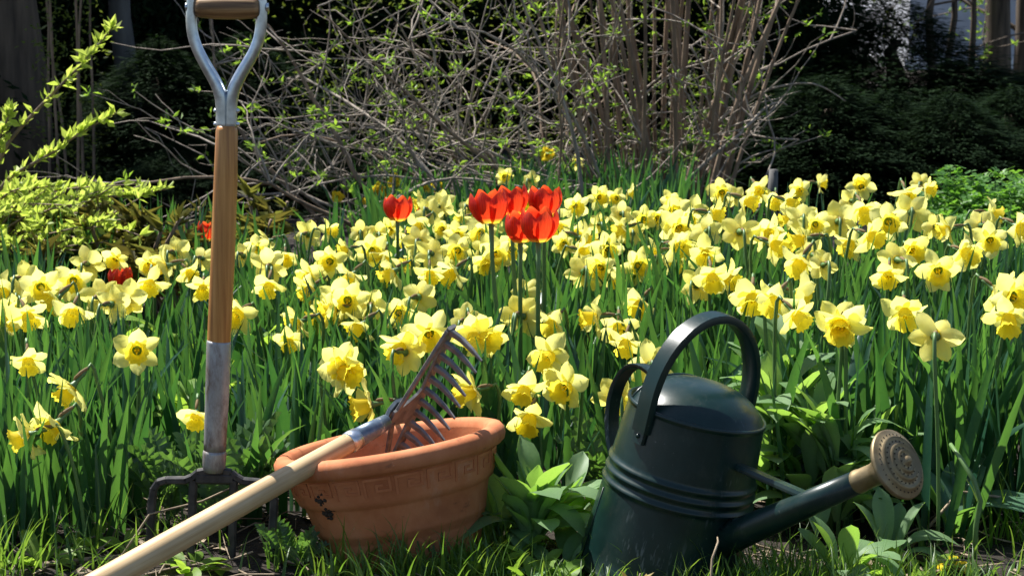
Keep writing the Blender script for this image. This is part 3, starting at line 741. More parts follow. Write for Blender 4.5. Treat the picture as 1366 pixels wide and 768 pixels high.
# carrying handle
c_ = MB(); hp_ = []; nn = []
RA = .1005
for z in np.linspace(Hc - .030, Hc + .012, 4): hp_.append((0, -RA, z)); nn.append((0, -1, 0))
for k in range(1, 28):
    a = math.pi * k / 28; hp_.append((0, -RA * math.cos(a), Hc + .016 + .118 * math.sin(a))); nn.append((0, -math.cos(a), math.sin(a)))
for z in np.linspace(Hc + .012, Hc - .030, 4): hp_.append((0, RA, z)); nn.append((0, 1, 0))
c_.strap(hp_, nn, (1, 0, 0), .029, .012); sharp(c_.build('carrying_handle', M['enamel'], can), 50)
for sgn in (-1, 1):
    c_ = MB(); c_.strap([(0, sgn * (.0965 + .0005 + (Hc - z) * .11), z) for z in (Hc - .005, Hc - .022, Hc - .046)], [(0, sgn, 0)] * 3, (1, 0, 0), .022, .006); sharp(c_.build('handle_bracket', M['enamel'], can), 50)
for z in (Hc - .016, Hc - .036):
    c_ = MB(); c_.ball((0, -(.0965 + .0035 + (Hc - z) * .11), z), .0034); c_.build('rivet', M['enamel'], can)
# back handle
c_ = MB(); cp = [(-.070, Hc + .008), (-.092, Hc + .020), (-.118, Hc + .024), (-.142, Hc + .014), (-.157, Hc - .012), (-.160, Hc - .045), (-.152, Hc - .080), (-.136, Hc - .110), (-.114, Hc - .134)]
sp_ = []
for i in range(len(cp) - 1):
    p0, p1, p2, p3 = [np.array(cp[min(max(j, 0), len(cp) - 1)]) for j in (i - 1, i, i + 1, i + 2)]
    for t in (0, .33, .66): sp_.append(.5 * (2 * p1 + (p2 - p0) * t + (2 * p0 - 5 * p1 + 4 * p2 - p3) * t * t + (3 * p1 - p0 - 3 * p2 + p3) * t ** 3))
sp_.append(np.array(cp[-1])); nn = []
for i in range(len(sp_)):
    d = sp_[min(i + 1, len(sp_) - 1)] - sp_[max(i - 1, 0)]; nn.append((d[1], 0, -d[0]))
c_.strap([(p[0], 0, p[1]) for p in sp_], [(-x, 0, -z) for x, _, z in nn], (0, 1, 0), .026, .007); sharp(c_.build('back_handle', M['enamel'], can), 50)
# spout, brace, rose
s0 = local_on_plane(962, 722); s1 = local_on_plane(1147, 641); sd = (s1 - s0).normalized(); s0 = s0 - sd * .03
print('spout local', s0, s1)
c_ = MB(); c_.tube([s0, s0.lerp(s1, .33), s0.lerp(s1, .66), s1], [.0235, .0205, .0175, .0150], 24); c_.build('spout', M['enamel'], can)
b0 = local_on_plane(985, 622); b1 = local_on_plane(1082, 664); bd = (b1 - b0).normalized(); nb = Vector((-bd.z, 0, bd.x))
c_ = MB(); c_.strap([b0 - bd * .02, b0, b1, b1 + bd * .012], [nb] * 4, (0, 1, 0), .019, .009); c_.build('spout_brace', M['enamel'], can, smooth=False)
def alongM(o, z):
    z = z.normalized(); x = Vector((0, 1, 0)); y_ = z.cross(x); return Matrix.Translation(o) @ Matrix((x, y_, z)).transposed().to_4x4()
c_ = MB(); c_.lathe([(.0145, -.002), (.0158, 0), (.0158, .004), (.0150, .006), (.0148, .022), (.0165, .028), (.026, .038), (.040, .046), (.0455, .0485), (.0468, .0505), (.0465, .053), (.0445, .0535)], 48)
rose = c_.build('rose', M['brass'], can, alongM(s1 - sd * .004, sd) @ Matrix.Diagonal((.98, .98, 1.3, 1)))
c_ = MB()
c_.lathe([(.0445, .0535), (.042, .0545), (.036, .0565), (.0345, .0592), (.032, .0572), (.025, .0592), (.0235, .0624), (.0215, .0600), (.0155, .0615), (.0140, .0648), (.012, .0622), (.0065, .0632), (.005, .0668), (.0001, .0670)], 48)
c_.build('rose_face', M['brass'], rose)
c_ = MB()
for (r0, zz_, n_) in ((.039, .0556, 34), (.0285, .0583, 24), (.0185, .0608, 15), (.0092, .0628, 8)):
    for k in range(n_):
        a = 2 * math.pi * k / n_; c_.ball((r0 * math.cos(a), r0 * math.sin(a), zz_), .00105, 1, 1, .7, 6, 4)
c_.build('rose_holes', M['brasshole'], rose)

# ------------------------------------------------------------------ broad-leaved rosettes
BL = [broad_leaf(k, [.30, .36, .33, .40, .28, .34][k], [.35, .2, .5, .3, .6, .1][k], [.25, .6, .1, .9, .45, 1.3][k], M['broad'], wave=.025, point=1.6) for k in range(6)]
BL2 = [broad_leaf(10 + k, [.42, .36, .40][k], [.3, .2, .4][k], [.7, .3, 1.1][k], M['fresh'], wave=.05, point=1.4) for k in range(3)]
def rosette(px, py, d, n, size, label, up=.9, ml=BL, z=None, name='leafy_plant', group='broad leaved plants around the can and pot', tall=0.0):
    P = at(px, py, d); P.z = ground_z(P.x, P.y)
    t = empty(name, P, label, 'plant', group); r = random.Random(int(px * 7 + py))
    if tall:
        for q in range(2):
            sb = MB(); sb.tube(bez((0, 0, -.01), (0, 0, tall * .4), (r.uniform(-.02, .02), r.uniform(-.02, .02), tall * .7), (r.uniform(-.03, .03), r.uniform(-.03, .03), tall), 6), .003, 5); sb.build('stem', M['stem'], t)
    for k in range(n):
        a = k * 2.4 + r.uniform(-.4, .4); q = k / n; e = up * (1 - .50 * q) + .15 + r.uniform(-.12, .12)
        s = size * (.75 + .4 * r.random()) * (.8 + .35 * (1 - abs(q - .4)))
        zb = -.005 + (tall * r.uniform(.2, 1) if tall else 0)
        obj('leaf', r.choice(ml), t, Matrix.Translation((.012 * math.cos(a), .012 * math.sin(a), zb)) @ Matrix.Rotation(a, 4, 'Z') @ Matrix.Rotation(-e, 4, 'Y') @ Matrix.Rotation(r.uniform(-.5, .5), 4, 'X') @ Matrix.Scale(s, 4))
    return t
rosette(712, 762, 2.52, 34, .105, 'tall grey green rosette of upright leaves between pot and can', 1.5, tall=.075)
rosette(752, 745, 2.58, 20, .09, 'grey green rosette tucked against the side of the can', 1.4, tall=.05)
rosette(675, 745, 2.56, 16, .085, 'grey green rosette touching the side of the terracotta pot', 1.4, tall=.04)
rosette(630, 790, 2.42, 14, .06, 'bright green weed in the grass before the pot', 1.0, BL2)
rosette(725, 800, 2.36, 14, .065, 'bright green weed at the foot of the grey green rosette', 1.0, BL2)
rosette(662, 775, 2.49, 14, .075, 'small bright green seedling leaves beside the pot base', .9, BL2)
rosette(745, 780, 2.44, 13, .075, 'small leafy weed against the lower edge of the can', .9)
rosette(700, 795, 2.40, 12, .06, 'low leafy weed among the grass before the tall rosette', .8, BL2)
for (px, py, d, n, s, tl, lab) in [(1035, 690, 2.74, 40, .10, .20, 'grey green leafy clump rising directly behind the spout brace'),
        (1078, 690, 2.68, 40, .10, .19, 'grey green leafy clump above the middle of the spout'), (1118, 695, 2.64, 34, .095, .15, 'grey green leafy clump behind the brass rose collar'),
        (1150, 700, 2.72, 28, .095, .13, 'leafy clump between the rose and the big folded tulip leaf'), (1130, 735, 2.40, 12, .085, .03, 'leafy sprout with curled leaves directly under the brass rose'),
        (1190, 745, 2.52, 9, .09, .02, 'broad leaved sprout in the shade under the rose'), (1040, 700, 2.86, 36, .10, .21, 'taller grey green leafy clump between the can and the daffodil leaves')]:
    rosette(px, py, d, n, s, lab, 1.3, BL, tall=tl)
rosette(1150, 775, 2.36, 5, .055, 'single bright seedling with rounded leaves in the grass below the spout', 1.2, BL2)
rosette(775, 770, 2.36, 5, .05, 'tiny seedling with rounded leaves at the foot of the can', 1.1, BL2)
rosette(255, 790, 2.42, 12, .05, 'low weed between the two inner fork tines', .8, BL2)
rosette(60, 770, 2.46, 10, .055, 'low weed beside the grass tuft at the bed corner', .8, BL2)
rosette(440, 790, 2.42, 12, .05, 'low weed before the pot base on the fork side', .8, BL2)
rosette(560, 800, 2.36, 12, .05, 'low weed in the grass directly before the pot', .8, BL2)
rosette(1010, 790, 2.28, 10, .05, 'low weed in the grass under the can spout', .8, BL2)
rosette(175, 765, 2.47, 9, .05, 'small pale weed on the littered soil before the fork', .9, BL2)
rosette(110, 745, 2.53, 8, .05, 'small weed at the foot of the strap leaves', .9, BL2)
rosette(1235, 745, 2.46, 8, .055, 'small weed on bare soil under the tulip leaf', .9, BL2)
rosette(250, 560, 2.95, 12, .09, 'nettle like green weed behind the fork socket', 1.0, BL2, tall=.14, group=None)
rosette(345, 430, 3.35, 14, .09, 'bright green weed between the daffodils beside the fork shaft', 1.0, BL2, tall=.16, group=None)
rosette(215, 430, 3.5, 12, .09, 'bright green weed among the daffodils before the fork', 1.0, BL2, tall=.15, group=None)
# tulip plants without bloom
def tulip_plant(px, py, d, specs, label):
    P = at(px, py, d); P.z = ground_z(P.x, P.y)
    t = empty('tulip_plant', P, label, 'plant', 'tulip plants without a bloom')
    for (az, e, s, k, sw) in specs:
        obj('leaf', TL[k], t, Matrix.Translation((0, 0, -.01)) @ Matrix.Rotation(R(az), 4, 'Z') @ Matrix.Rotation(R(-e), 4, 'Y') @ Matrix.Diagonal((s, s * sw, s, 1)))
    return t
tulip_plant(1272, 700, 2.62, [(-30, 78, .19, 2, 1.7), (160, 70, .16, 0, 1.1), (60, 80, .18, 1, 1.1)], 'tulip plant with one big pale folded leaf catching the sun')
tulip_plant(1160, 640, 2.80, [(200, 84, .24, 0, 1.5), (20, 80, .20, 0, 1.2)], 'tulip plant with a wide upright glowing leaf behind the rose')
tulip_plant(1030, 640, 2.98, [(180, 80, .20, 0, 1.2), (40, 76, .20, 1, 1.1)], 'tulip plant with narrow upright leaves behind the domed can cover')
# curved bare stalk at the right
P = at(1308, 738, 2.5); P.z = ground_z(P.x, P.y); t = tag(MB().build('bent_stalk', M['stem']), 'bent bare green flower stalk arching over the dark soil', 'stalk')
bpy.data.objects.remove(t)
sb = MB(); pts_ = [at(1300, 735, 2.50), at(1302, 700, 2.50), at(1308, 668, 2.50), at(1299, 640, 2.50), at(1282, 612, 2.52), at(1268, 592, 2.55)]
b0_ = pts_[0].copy(); b0_.z = ground_z(b0_.x, b0_.y) - .01; pts_[0] = b0_
sb.tube([p - b0_ for p in pts_], [.004, .004, .0038, .0038, .0036, .003], 8); o = sb.build('bent_stalk', M['stem']); o.location = b0_; tag(o, 'bent bare green flower stalk over the dark soil', 'stalk')
# thistle-like weed behind the fork
def pinnate(k):
    b_ = MB(); r = random.Random(k); n = 11
    for i in range(n):
        u = .1 + .88 * i / n; w = .26 * math.sin(math.pi * (u * .9 + .08)) + .03; z = .16 * u - .32 * u * u
        for sg in (-1, 1):
            dz = r.uniform(-.03, .06)
            v = [(u - .045, 0, z), (u + .045, 0, z - .01), (u + .09, sg * w * .55, z + dz + .03), (u + .03, sg * w * .5, z + dz + .02), (u + .10, sg * w, z + dz), (u - .01, sg * w * .7, z + dz)]
            b_.add(v, [(0, 1, 2, 3), (0, 3, 5), (3, 2, 4, 5)])
    b_.add([(0, -.012, -.01), (0, .012, -.01), (.5, .006, .0), (.5, -.006, .0), (1, 0, -.16)], [(0, 1, 2, 3), (3, 2, 4)])
    return mesh('leaf', b_.v, b_.f, M['fern'], False)
PN = [pinnate(k) for k in range(4)]
for (px, py, d, n, s, lab) in [(300, 740, 2.60, 18, .12, 'jagged thistle weed growing behind the middle tines of the fork'), (225, 735, 2.64, 12, .10, 'jagged thistle weed behind the outer fork tine'),
        (330, 738, 2.70, 14, .10, 'jagged thistle weed squeezed between the fork and the pot'), (390, 790, 2.46, 9, .06, 'small thistle seedling below the pot rim in the shade'), (820, 560, 2.84, 8, .12, 'silvery jagged leaf plant behind the can back handle')]:
    rosette(px, py, d, n, s, lab, 1.2, PN, name='thistle', group='thistle weeds by the fork', tall=.05 if s > .08 else 0)
# bronze maple seedling
P = at(848, 775, 2.24); P.z = ground_z(P.x, P.y) - .005
t = empty('maple_seedling', P, 'bronze maple seedling with toothed leaves before the watering can', 'plant')
sb = MB(); sb.tube([(0, 0, 0), (.002, 0, .03), (0, .002, .055), (.006, 0, .075)], [.002, .002, .0016, .001], 6); sb.build('stem', M['deadstem'], t)
def maple():
    b_ = MB(); tip = [(-150, .35), (-110, .6), (-75, .45), (-50, .8), (-25, .5), (0, 1.), (25, .5), (50, .8), (75, .45), (110, .6), (150, .35)]
    v = [(0, 0, 0)]
    for i, (a, r) in enumerate(tip): v.append((r * math.cos(R(a)), r * math.sin(R(a)), -.25 * r * r + .05 * (i % 2)))
    b_.add(v, [(0, i, i + 1) for i in range(1, len(tip))]); return mesh('leaf', b_.v, b_.f, M['maple'], False)
MP = maple()
for (a, z, e, s) in ((200, .04, .2, .026), (-20, .042, .1, .022), (-100, .04, -.2, .024), (90, .05, .3, .018), (20, .066, .7, .016), (170, .07, .9, .014)):
    obj('leaf', MP, t, Matrix.Translation((.012 * math.cos(R(a)), .012 * math.sin(R(a)), z)) @ Matrix.Rotation(R(a), 4, 'Z') @ Matrix.Rotation(-e, 4, 'Y') @ Matrix.Scale(s, 4))
# fallen daffodil petals on the soil at the right
P = at(1275, 748, 2.45); P.z = ground_z(P.x, P.y) + .012
t = empty('fallen_flower', P, 'wilted yellow daffodil head lying on the soil', 'flower')
for k in range(5): obj('petal', PETD[k], t, Matrix.Rotation(k * 1.25, 4, 'Z') @ Matrix.Rotation(.35, 4, 'Y') @ Matrix.Scale(.03, 4))

# ------------------------------------------------------------------ grass and litter
rg = random.Random(21); gp = []
def patch(x0, x1, y0, y1, n, h0, h1, lean=.4):
    for _ in range(n):
        a = rg.random() * 6.283
        gp.append((rg.uniform(x0, x1), rg.uniform(y0, y1), a, rg.gauss(lean, .25), rg.uniform(.1, 1.3), rg.uniform(h0, h1), rg.uniform(.0022, .0050)))
def tuft(px, py, d, n, h0, h1, sp=.03):
    P = at(px, py, d)
    for _ in range(n):
        a = rg.random() * 6.283
        gp.append((P.x + rg.gauss(0, sp), P.y + rg.gauss(0, sp), a, abs(rg.gauss(.3, .25)), rg.uniform(.1, 1.2), rg.uniform(h0, h1), rg.uniform(.0025, .0055)))
for (px, py, d, n, h0, h1, s) in [(545, 790, 2.40, 130, .05, .11, .05), (600, 795, 2.40, 120, .05, .10, .05), (640, 790, 2.40, 90, .04, .09, .04), (480, 790, 2.38, 60, .04, .08, .05), (0, 790, 2.40, 60, .06, .12, .03),
        (75, 800, 2.34, 20, .03, .07, .05), (975, 790, 2.26, 200, .04, .09, .07), (1060, 785, 2.28, 190, .04, .09, .07), (1130, 790, 2.30, 130, .04, .08, .07), (1230, 800, 2.25, 110, .03, .07, .07), (1330, 790, 2.3, 110, .03, .08, .07),
        (1345, 700, 2.6, 70, .08, .16, .06), (760, 795, 2.33, 80, .04, .08, .05), (170, 740, 2.56, 14, .06, .14, .05), (870, 800, 2.2, 60, .02, .05, .06),
        (965, 765, 2.36, 110, .05, .10, .05), (1040, 760, 2.38, 120, .05, .10, .05), (1110, 758, 2.40, 100, .04, .09, .05), (1200, 775, 2.38, 70, .03, .08, .06), (120, 762, 2.48, 26, .05, .12, .05), (215, 770, 2.48, 24, .04, .10, .05), (400, 775, 2.46, 40, .03, .07, .04), (1290, 770, 2.4, 60, .03, .08, .06)]:
    tuft(px, py, d, n, h0, h1, s)
patch(-.3, .8, 1.9, 2.32, 480, .02, .07)
patch(-.7, -.3, 1.9, 2.45, 120, .02, .06, .8)
G = np.array(gp); n = len(G)
base = np.stack([G[:, 0], G[:, 1], gzv(G[:, 0], G[:, 1]) - .004], 1)
v, f = blades(base, G[:, 2], G[:, 3], G[:, 4], G[:, 5], G[:, 6], rng.uniform(0, .8, n), 6, .3, .2, 1.3)
tag(obj('grass', mesh('grass', v, f, M['grass'], True, tints(n, 21))), 'fresh green grass along the front of the bed', 'grass', kind='stuff')
# dead stems and litter
lb = MB(); rl = random.Random(5)
for _ in range(420):
    x, y_ = rl.uniform(-.9, .95), rl.uniform(2.2, 2.85); z = ground_z(x, y_) + rl.uniform(.002, .02); a = rl.uniform(0, 3.14); l = rl.uniform(.02, .10)
    dx, dy = math.cos(a) * l / 2, math.sin(a) * l / 2
    lb.tube([(x - dx, y_ - dy, z - rl.uniform(0, .01)), (x, y_, z + rl.uniform(-.004, .008)), (x + dx, y_ + dy, z + rl.uniform(-.008, .012))], [rl.uniform(.0006, .0018)] * 3, 4, False)
for _ in range(500):
    x, y_ = rl.uniform(-.9, .95), rl.uniform(2.1, 2.9); z = ground_z(x, y_) + .004; s = rl.uniform(.006, .018); a = rl.uniform(0, 6.28)
    v = [(s * math.cos(a), s * math.sin(a), .002), (s * .5 * math.cos(a + 1.6), s * .5 * math.sin(a + 1.6), rl.uniform(0, .008)), (-s * math.cos(a), -s * math.sin(a), .001), (s * .5 * math.cos(a - 1.6), s * .5 * math.sin(a - 1.6), rl.uniform(0, .008))]
    lb.add([(x + p[0], y_ + p[1], z + p[2]) for p in v], [(0, 1, 2), (0, 2, 3)])
tag(lb.build('plant_litter', M['deadstem']), 'dry brown stems and leaf scraps on the soil', 'litter', kind='stuff')
for (pl, r0, lab) in [([(60, 768), (110, 757), (200, 755), (250, 765)], .004, 'grey dry stick lying on the soil before the fork'), ([(1228, 706), (1290, 700), (1345, 690), (1380, 670)], .003, 'dry stick lying across the bare soil under the tulip leaf'),
        ([(1215, 640), (1280, 655), (1330, 662), (1372, 668)], .0025, 'thin dry stem leaning over the dark soil gap'), ([(945, 770), (950, 745), (958, 722), (957, 716)], .0016, 'short dead stem standing before the can spout'),
        ([(150, 695), (200, 685), (270, 668), (330, 640)], .0018, 'bare brown stem crossing behind the fork tines')]:
    dd = 2.44 if pl[0][1] > 690 else 2.58
    if lab.startswith('short'): dd = 2.2
    P0 = [at(x, y_, dd + .015 * i) for i, (x, y_) in enumerate(pl)]
    if not lab.startswith(('short', 'thin', 'bare')): P0 = [Vector((p.x, p.y, ground_z(p.x, p.y) + r0)) for p in P0]
    else: P0[0].z = ground_z(P0[0].x, P0[0].y) - .004
    o_ = P0[0].copy(); lb = MB(); lb.tube([p - o_ for p in P0], [r0, r0, r0 * .85, r0 * .6], 6); o = lb.build('dry_stick', M['deadstem']); o.location = o_
    tag(o, lab, 'stick', 'dry sticks on the soil')

# ------------------------------------------------------------------ woody plants
def wander(p, d, L, r0, r1, n, wob, rnd, up=0.0, sag=0.0):
    pts_ = [Vector(p)]; d = Vector(d).normalized(); rad = []
    for i in range(n):
        d = (d + Vector((rnd.gauss(0, wob), rnd.gauss(0, wob), rnd.gauss(0, wob) + up - sag * i / n))).normalized(); pts_.append(pts_[-1] + d * L / n)
    rad = [r0 + (r1 - r0) * i / n for i in range(n + 1)]
    return pts_, rad, d
def leaflet(mbx, p, d, s, rnd, wid=.38, t=None):
    d = Vector(d).normalized(); x = d.cross(Vector((rnd.gauss(0, 1), rnd.gauss(0, 1), rnd.gauss(0, 1)))); x = x.normalized() if x.length > 1e-3 else d.orthogonal().normalized(); nn_ = x.cross(d)
    mbx.add([p, p + d * s * .5 + x * s * wid * .5 + nn_ * s * .08, p + d * s - nn_ * s * .1, p + d * s * .5 - x * s * wid * .5 + nn_ * s * .08], [(0, 1, 2), (0, 2, 3)], rnd.random() if t is None else t)
def leafpuff(mbx, p, n, s, rnd, up=.4):
    for _ in range(n):
        leaflet(mbx, p + Vector((rnd.gauss(0, s * .25), rnd.gauss(0, s * .25), rnd.gauss(0, s * .2))), (rnd.gauss(0, 1), rnd.gauss(0, 1), rnd.gauss(up, .7)), s * rnd.uniform(.7, 1.2), rnd)
def xy(px, y): return (px - 683) / F * y
rw = random.Random(31)
# upright caned shrub
cx, cy = xy(900, 6.4), 6.4; sh = Vector((cx, cy, ground_z(cx, cy)))
shrub = empty('bare_shrub', sh, 'dense clump of tall bare brown canes behind the daffodils', 'shrub')
cane_px = [795, 808, 818, 826, 834, 842, 850, 857, 864, 872, 880, 887, 893, 900, 908, 914, 920, 926, 932, 938, 945, 952, 958, 964, 970, 840, 868, 905, 948, 780, 788, 803, 861, 876, 897, 911, 929, 941, 955]
for i, px in enumerate(cane_px):
    y_ = 6.4 + rw.uniform(-.35, .35); bx = xy(885 + (px - 885) * .85, y_); bz = ground_z(bx, y_)
    dr = Vector(((px - 890) * .0030 + rw.gauss(0, .08), rw.gauss(0, .06), 1))
    pts_, rad, d = wander((bx - sh.x, y_ - sh.y, bz - sh.z - .03), dr, rw.uniform(1.5, 2.4), rw.uniform(.006, .0125), .003, 12, .035, rw)
    c_ = MB(); c_.tube(pts_, rad, 7); cn = c_.build('cane', M['cane'], shrub)
    tb = MB(); lf = MB()
    for q in range(rw.randint(3, 6)):
        k = rw.randint(1, 6); tp, tr_, td_ = wander(pts_[k], (rw.gauss(.1, .8), rw.gauss(0, .6), rw.uniform(.2, 1.2)), rw.uniform(.15, .5), .0035, .0012, 6, .16, rw)
        tb.tube(tp, tr_, 4, False)
        for p in tp[2:]:
            if rw.random() < .22: leafpuff(lf, p, rw.randint(3, 6), .026, rw)
    tb.build('twigs', M['twig'], cn)['kind'] = 'stuff'
    if lf.v: o = lf.build('leaf_cluster', M['fresh'], cn, tint=True, smooth=False); o['kind'] = 'stuff'
# leaning thick limb and pale arching twig to the right
for (pl, r0, r1, mt) in [([(955, 250), (985, 170), (1015, 70), (1042, -10)], .013, .008, 'cane'), ([(945, 175), (985, 140), (1030, 118), (1085, 112), (1128, 135)], .006, .002, 'twig'), ([(740, 250), (720, 215), (700, 205), (640, 190)], .008, .003, 'twig'), ([(920, 60), (955, 120), (985, 165), (994, 180)], .004, .002, 'twig')]:
    c_ = MB(); P0 = [at(x, y_, 6.2) for x, y_ in pl]
    if pl[0][1] > 230: P0[0].z = ground_z(P0[0].x, 6.2)
    n_ = len(P0); sm = []
    for i in range(n_ - 1):
        p0, p1, p2, p3 = P0[max(i - 1, 0)], P0[i], P0[i + 1], P0[min(i + 2, n_ - 1)]
        for t_ in (0, .25, .5, .75): sm.append(.5 * (2 * p1 + (p2 - p0) * t_ + (2 * p0 - 5 * p1 + 4 * p2 - p3) * t_ * t_ + (3 * p1 - p0 - 3 * p2 + p3) * t_ ** 3))
    sm.append(P0[-1]); c_.tube([p - sh for p in sm], list(np.linspace(r0, r1, len(sm))), 7); c_.build('cane', M[mt], shrub)
# tangled arching shrub to the left of it
tx, ty = xy(770, 6.2), 6.2; th_ = Vector((tx, ty, ground_z(tx, ty)))
tang = empty('tangled_shrub', th_, 'sprawling shrub of tangled arching grey twigs with sparse new leaves', 'shrub')
for i in range(40):
    px = rw.uniform(640, 860) if i > 9 else rw.uniform(570, 760); y_ = 6.2 + rw.uniform(-.5, .6); bx = xy(px, y_); bz = ground_z(bx, y_)
    dr = Vector((-rw.uniform(.2, 1.7), rw.gauss(0, .25), rw.uniform(.35, 1.3)))
    if i % 5 == 0: dr.x *= -.6
    if i < 8: px = rw.uniform(400, 560); bx = xy(px, y_); dr = Vector((rw.gauss(-.6, .8), rw.gauss(-.2, .3), rw.uniform(.2, .6)))
    pts_, rad, d = wander((bx - th_.x, y_ - th_.y, bz - th_.z - .02), dr, rw.uniform(.7, 1.25), rw.uniform(.004, .010), .003, 11, .12, rw, .05, .22)
    c_ = MB(); c_.tube(pts_, rad, 6); cn = c_.build('branch', M['cane' if i % 3 == 0 else 'twig'], tang)
    tb = MB(); lf = MB()
    for q in range(rw.randint(6, 9)):
        k = rw.randint(2, 11); tp, tr_, td_ = wander(pts_[k], (rw.gauss(-.3, .8), rw.gauss(0, .5), rw.gauss(.35, .7)), rw.uniform(.18, .6), .0036, .0013, 7, .22, rw)
        tb.tube(tp, tr_, 4, False)
        for p in tp[2:]:
            if rw.random() < .2: leafpuff(lf, p, rw.randint(4, 8), .028, rw)
            if rw.random() < .35: t2, r2, _ = wander(p, (rw.gauss(-.2, .9), rw.gauss(0, .6), rw.gauss(.2, .8)), rw.uniform(.08, .25), .002, .001, 4, .25, rw); tb.tube(t2, r2, 3, False)
    tb.build('twigs', M['twig'], cn)['kind'] = 'stuff'
    if lf.v: o = lf.build('leaf_cluster', M['fresh'], cn, tint=True, smooth=False); o['kind'] = 'stuff'
# sapling leaves in front of the dark at centre-left
# yellow-green leafy shrub at the left
lx, ly = xy(-40, 4.7), 4.7; ls = Vector((lx, ly, ground_z(lx, ly)))
lime = empty('leafy_shrub', ls, 'yellow green leafy shrub with long arching shoots beside the daffodils', 'shrub')
def shoot(P0, r0, dens, s, rnd):
    n_ = len(P0); sm = []
    for i in range(n_ - 1):
        for t_ in np.linspace(0, 1, 6, endpoint=False): sm.append(P0[i].lerp(P0[i + 1], float(t_)))
    sm.append(P0[-1])
    for _ in range(3): sm = [sm[0]] + [(sm[i - 1] + sm[i] * 2 + sm[i + 1]) / 4 for i in range(1, len(sm) - 1)] + [sm[-1]]
    c_ = MB(); c_.tube([p - ls for p in sm], list(np.linspace(r0, .0015, len(sm))), 5); br = c_.build('branch', M['cane'], lime)
    lf = MB()
    for i in range(1, len(sm)):
        for q in range(dens):
            if rnd.random() < .75:
                p = sm[i].lerp(sm[i - 1], rnd.random()) - ls; ax = (sm[i] - sm[i - 1]).normalized()
                for sg in (0, 1, 2, 3): leaflet(lf, p, ax * .9 + Vector((rnd.gauss(0, .7), rnd.gauss(0, .7), rnd.gauss(.35, .6))), s * rnd.uniform(.6, 1.2), rnd, .42)
    o = lf.build('leaves', M['lime'], br, tint=True, smooth=False); o['kind'] = 'stuff'
for pl, dd in [([(-60, 330), (0, 200), (60, 135), (110, 85), (156, 30)], 4.6), ([(-60, 330), (0, 242), (60, 210), (110, 175), (160, 148)], 4.5), ([(-50, 330), (20, 290), (110, 262), (170, 262), (224, 252)], 4.5), ([(-50, 300), (-10, 200), (10, 160), (12, 150)], 4.6)]:
    P0 = [at(x, y_, dd) for x, y_ in pl]; P0[0].z = ground_z(P0[0].x, dd) - .02; shoot(P0, .007, 2, .036, rw)
for i in range(120):
    e = at(rw.uniform(-90, 190), rw.uniform(238, 340), rw.uniform(4.1, 5.0)); b0_ = Vector((ls.x + rw.gauss(0, .12), ls.y + rw.gauss(0, .15), ls.z - .02))
    if e.x > xy(120, 4.6) and rw.random() < .3: continue
    mid = b0_.lerp(e, .5) + Vector((0, 0, rw.uniform(.03, .14))); shoot([b0_, mid, e], .005, 1 + i % 2, .034, rw)
# peony shoots
PL = []
for k in range(3):
    b_ = MB(); r = random.Random(70 + k)
    for a in (-62, -30, 0, 30, 62):
        s = 1 - abs(a) / 150; d_ = Vector((math.cos(R(a)), math.sin(R(a)), .0)); x = Vector((-d_.y, d_.x, 0))
        b_.add([Vector((0, 0, 0)), d_ * s * .5 + x * .055 + Vector((0, 0, .05)), d_ * s + Vector((0, 0, -.30 * s - .1 * k)), d_ * s * .5 - x * .055 + Vector((0, 0, .05))], [(0, 1, 2), (0, 2, 3)])
    PL.append(mesh('leaf', b_.v, b_.f, M['peony'], False))
def peony(px, topy, d, label):
    P = at(px, topy, d); bz = Vector((P.x, P.y, ground_z(P.x, P.y))); h = P.z - bz.z
    t = empty('peony', bz, label, 'plant', 'bronze peony shoots at the back of the bed'); r = random.Random(int(px))
    for q in range(4):
        e = Vector((r.gauss(0, .05), r.gauss(0, .05), h * r.uniform(.75, 1))); sb = MB(); sb.tube(bez((r.gauss(0, .01), r.gauss(0, .01), -.01), (0, 0, h * .3), e * .7, e, 6), .0045, 6); st_ = sb.build('stem', M['cane'], t)
        for k in range(8):
            u = r.uniform(.45, 1); a = r.uniform(0, 6.28)
            obj('leaf', r.choice(PL), st_, Matrix.Translation(e * u) @ Matrix.Rotation(a, 4, 'Z') @ Matrix.Rotation(-r.uniform(.7, 1.5) * u, 4, 'Y') @ Matrix.Scale(r.uniform(.05, .085), 4))
for (px, ty_, d) in [(75, 285, 4.5), (110, 268, 4.5), (150, 288, 4.35), (178, 285, 4.3), (205, 297, 4.3), (240, 305, 4.4), (272, 268, 4.8), (352, 262, 5.0), (330, 290, 4.7), (225, 330, 4.1), (60, 330, 4.2)]:
    peony(px, ty_, d, 'bronze peony shoot with drooping narrow leaves behind the fork' if 230 < px else 'bronze peony shoot with drooping narrow leaves before the leafy shrub')

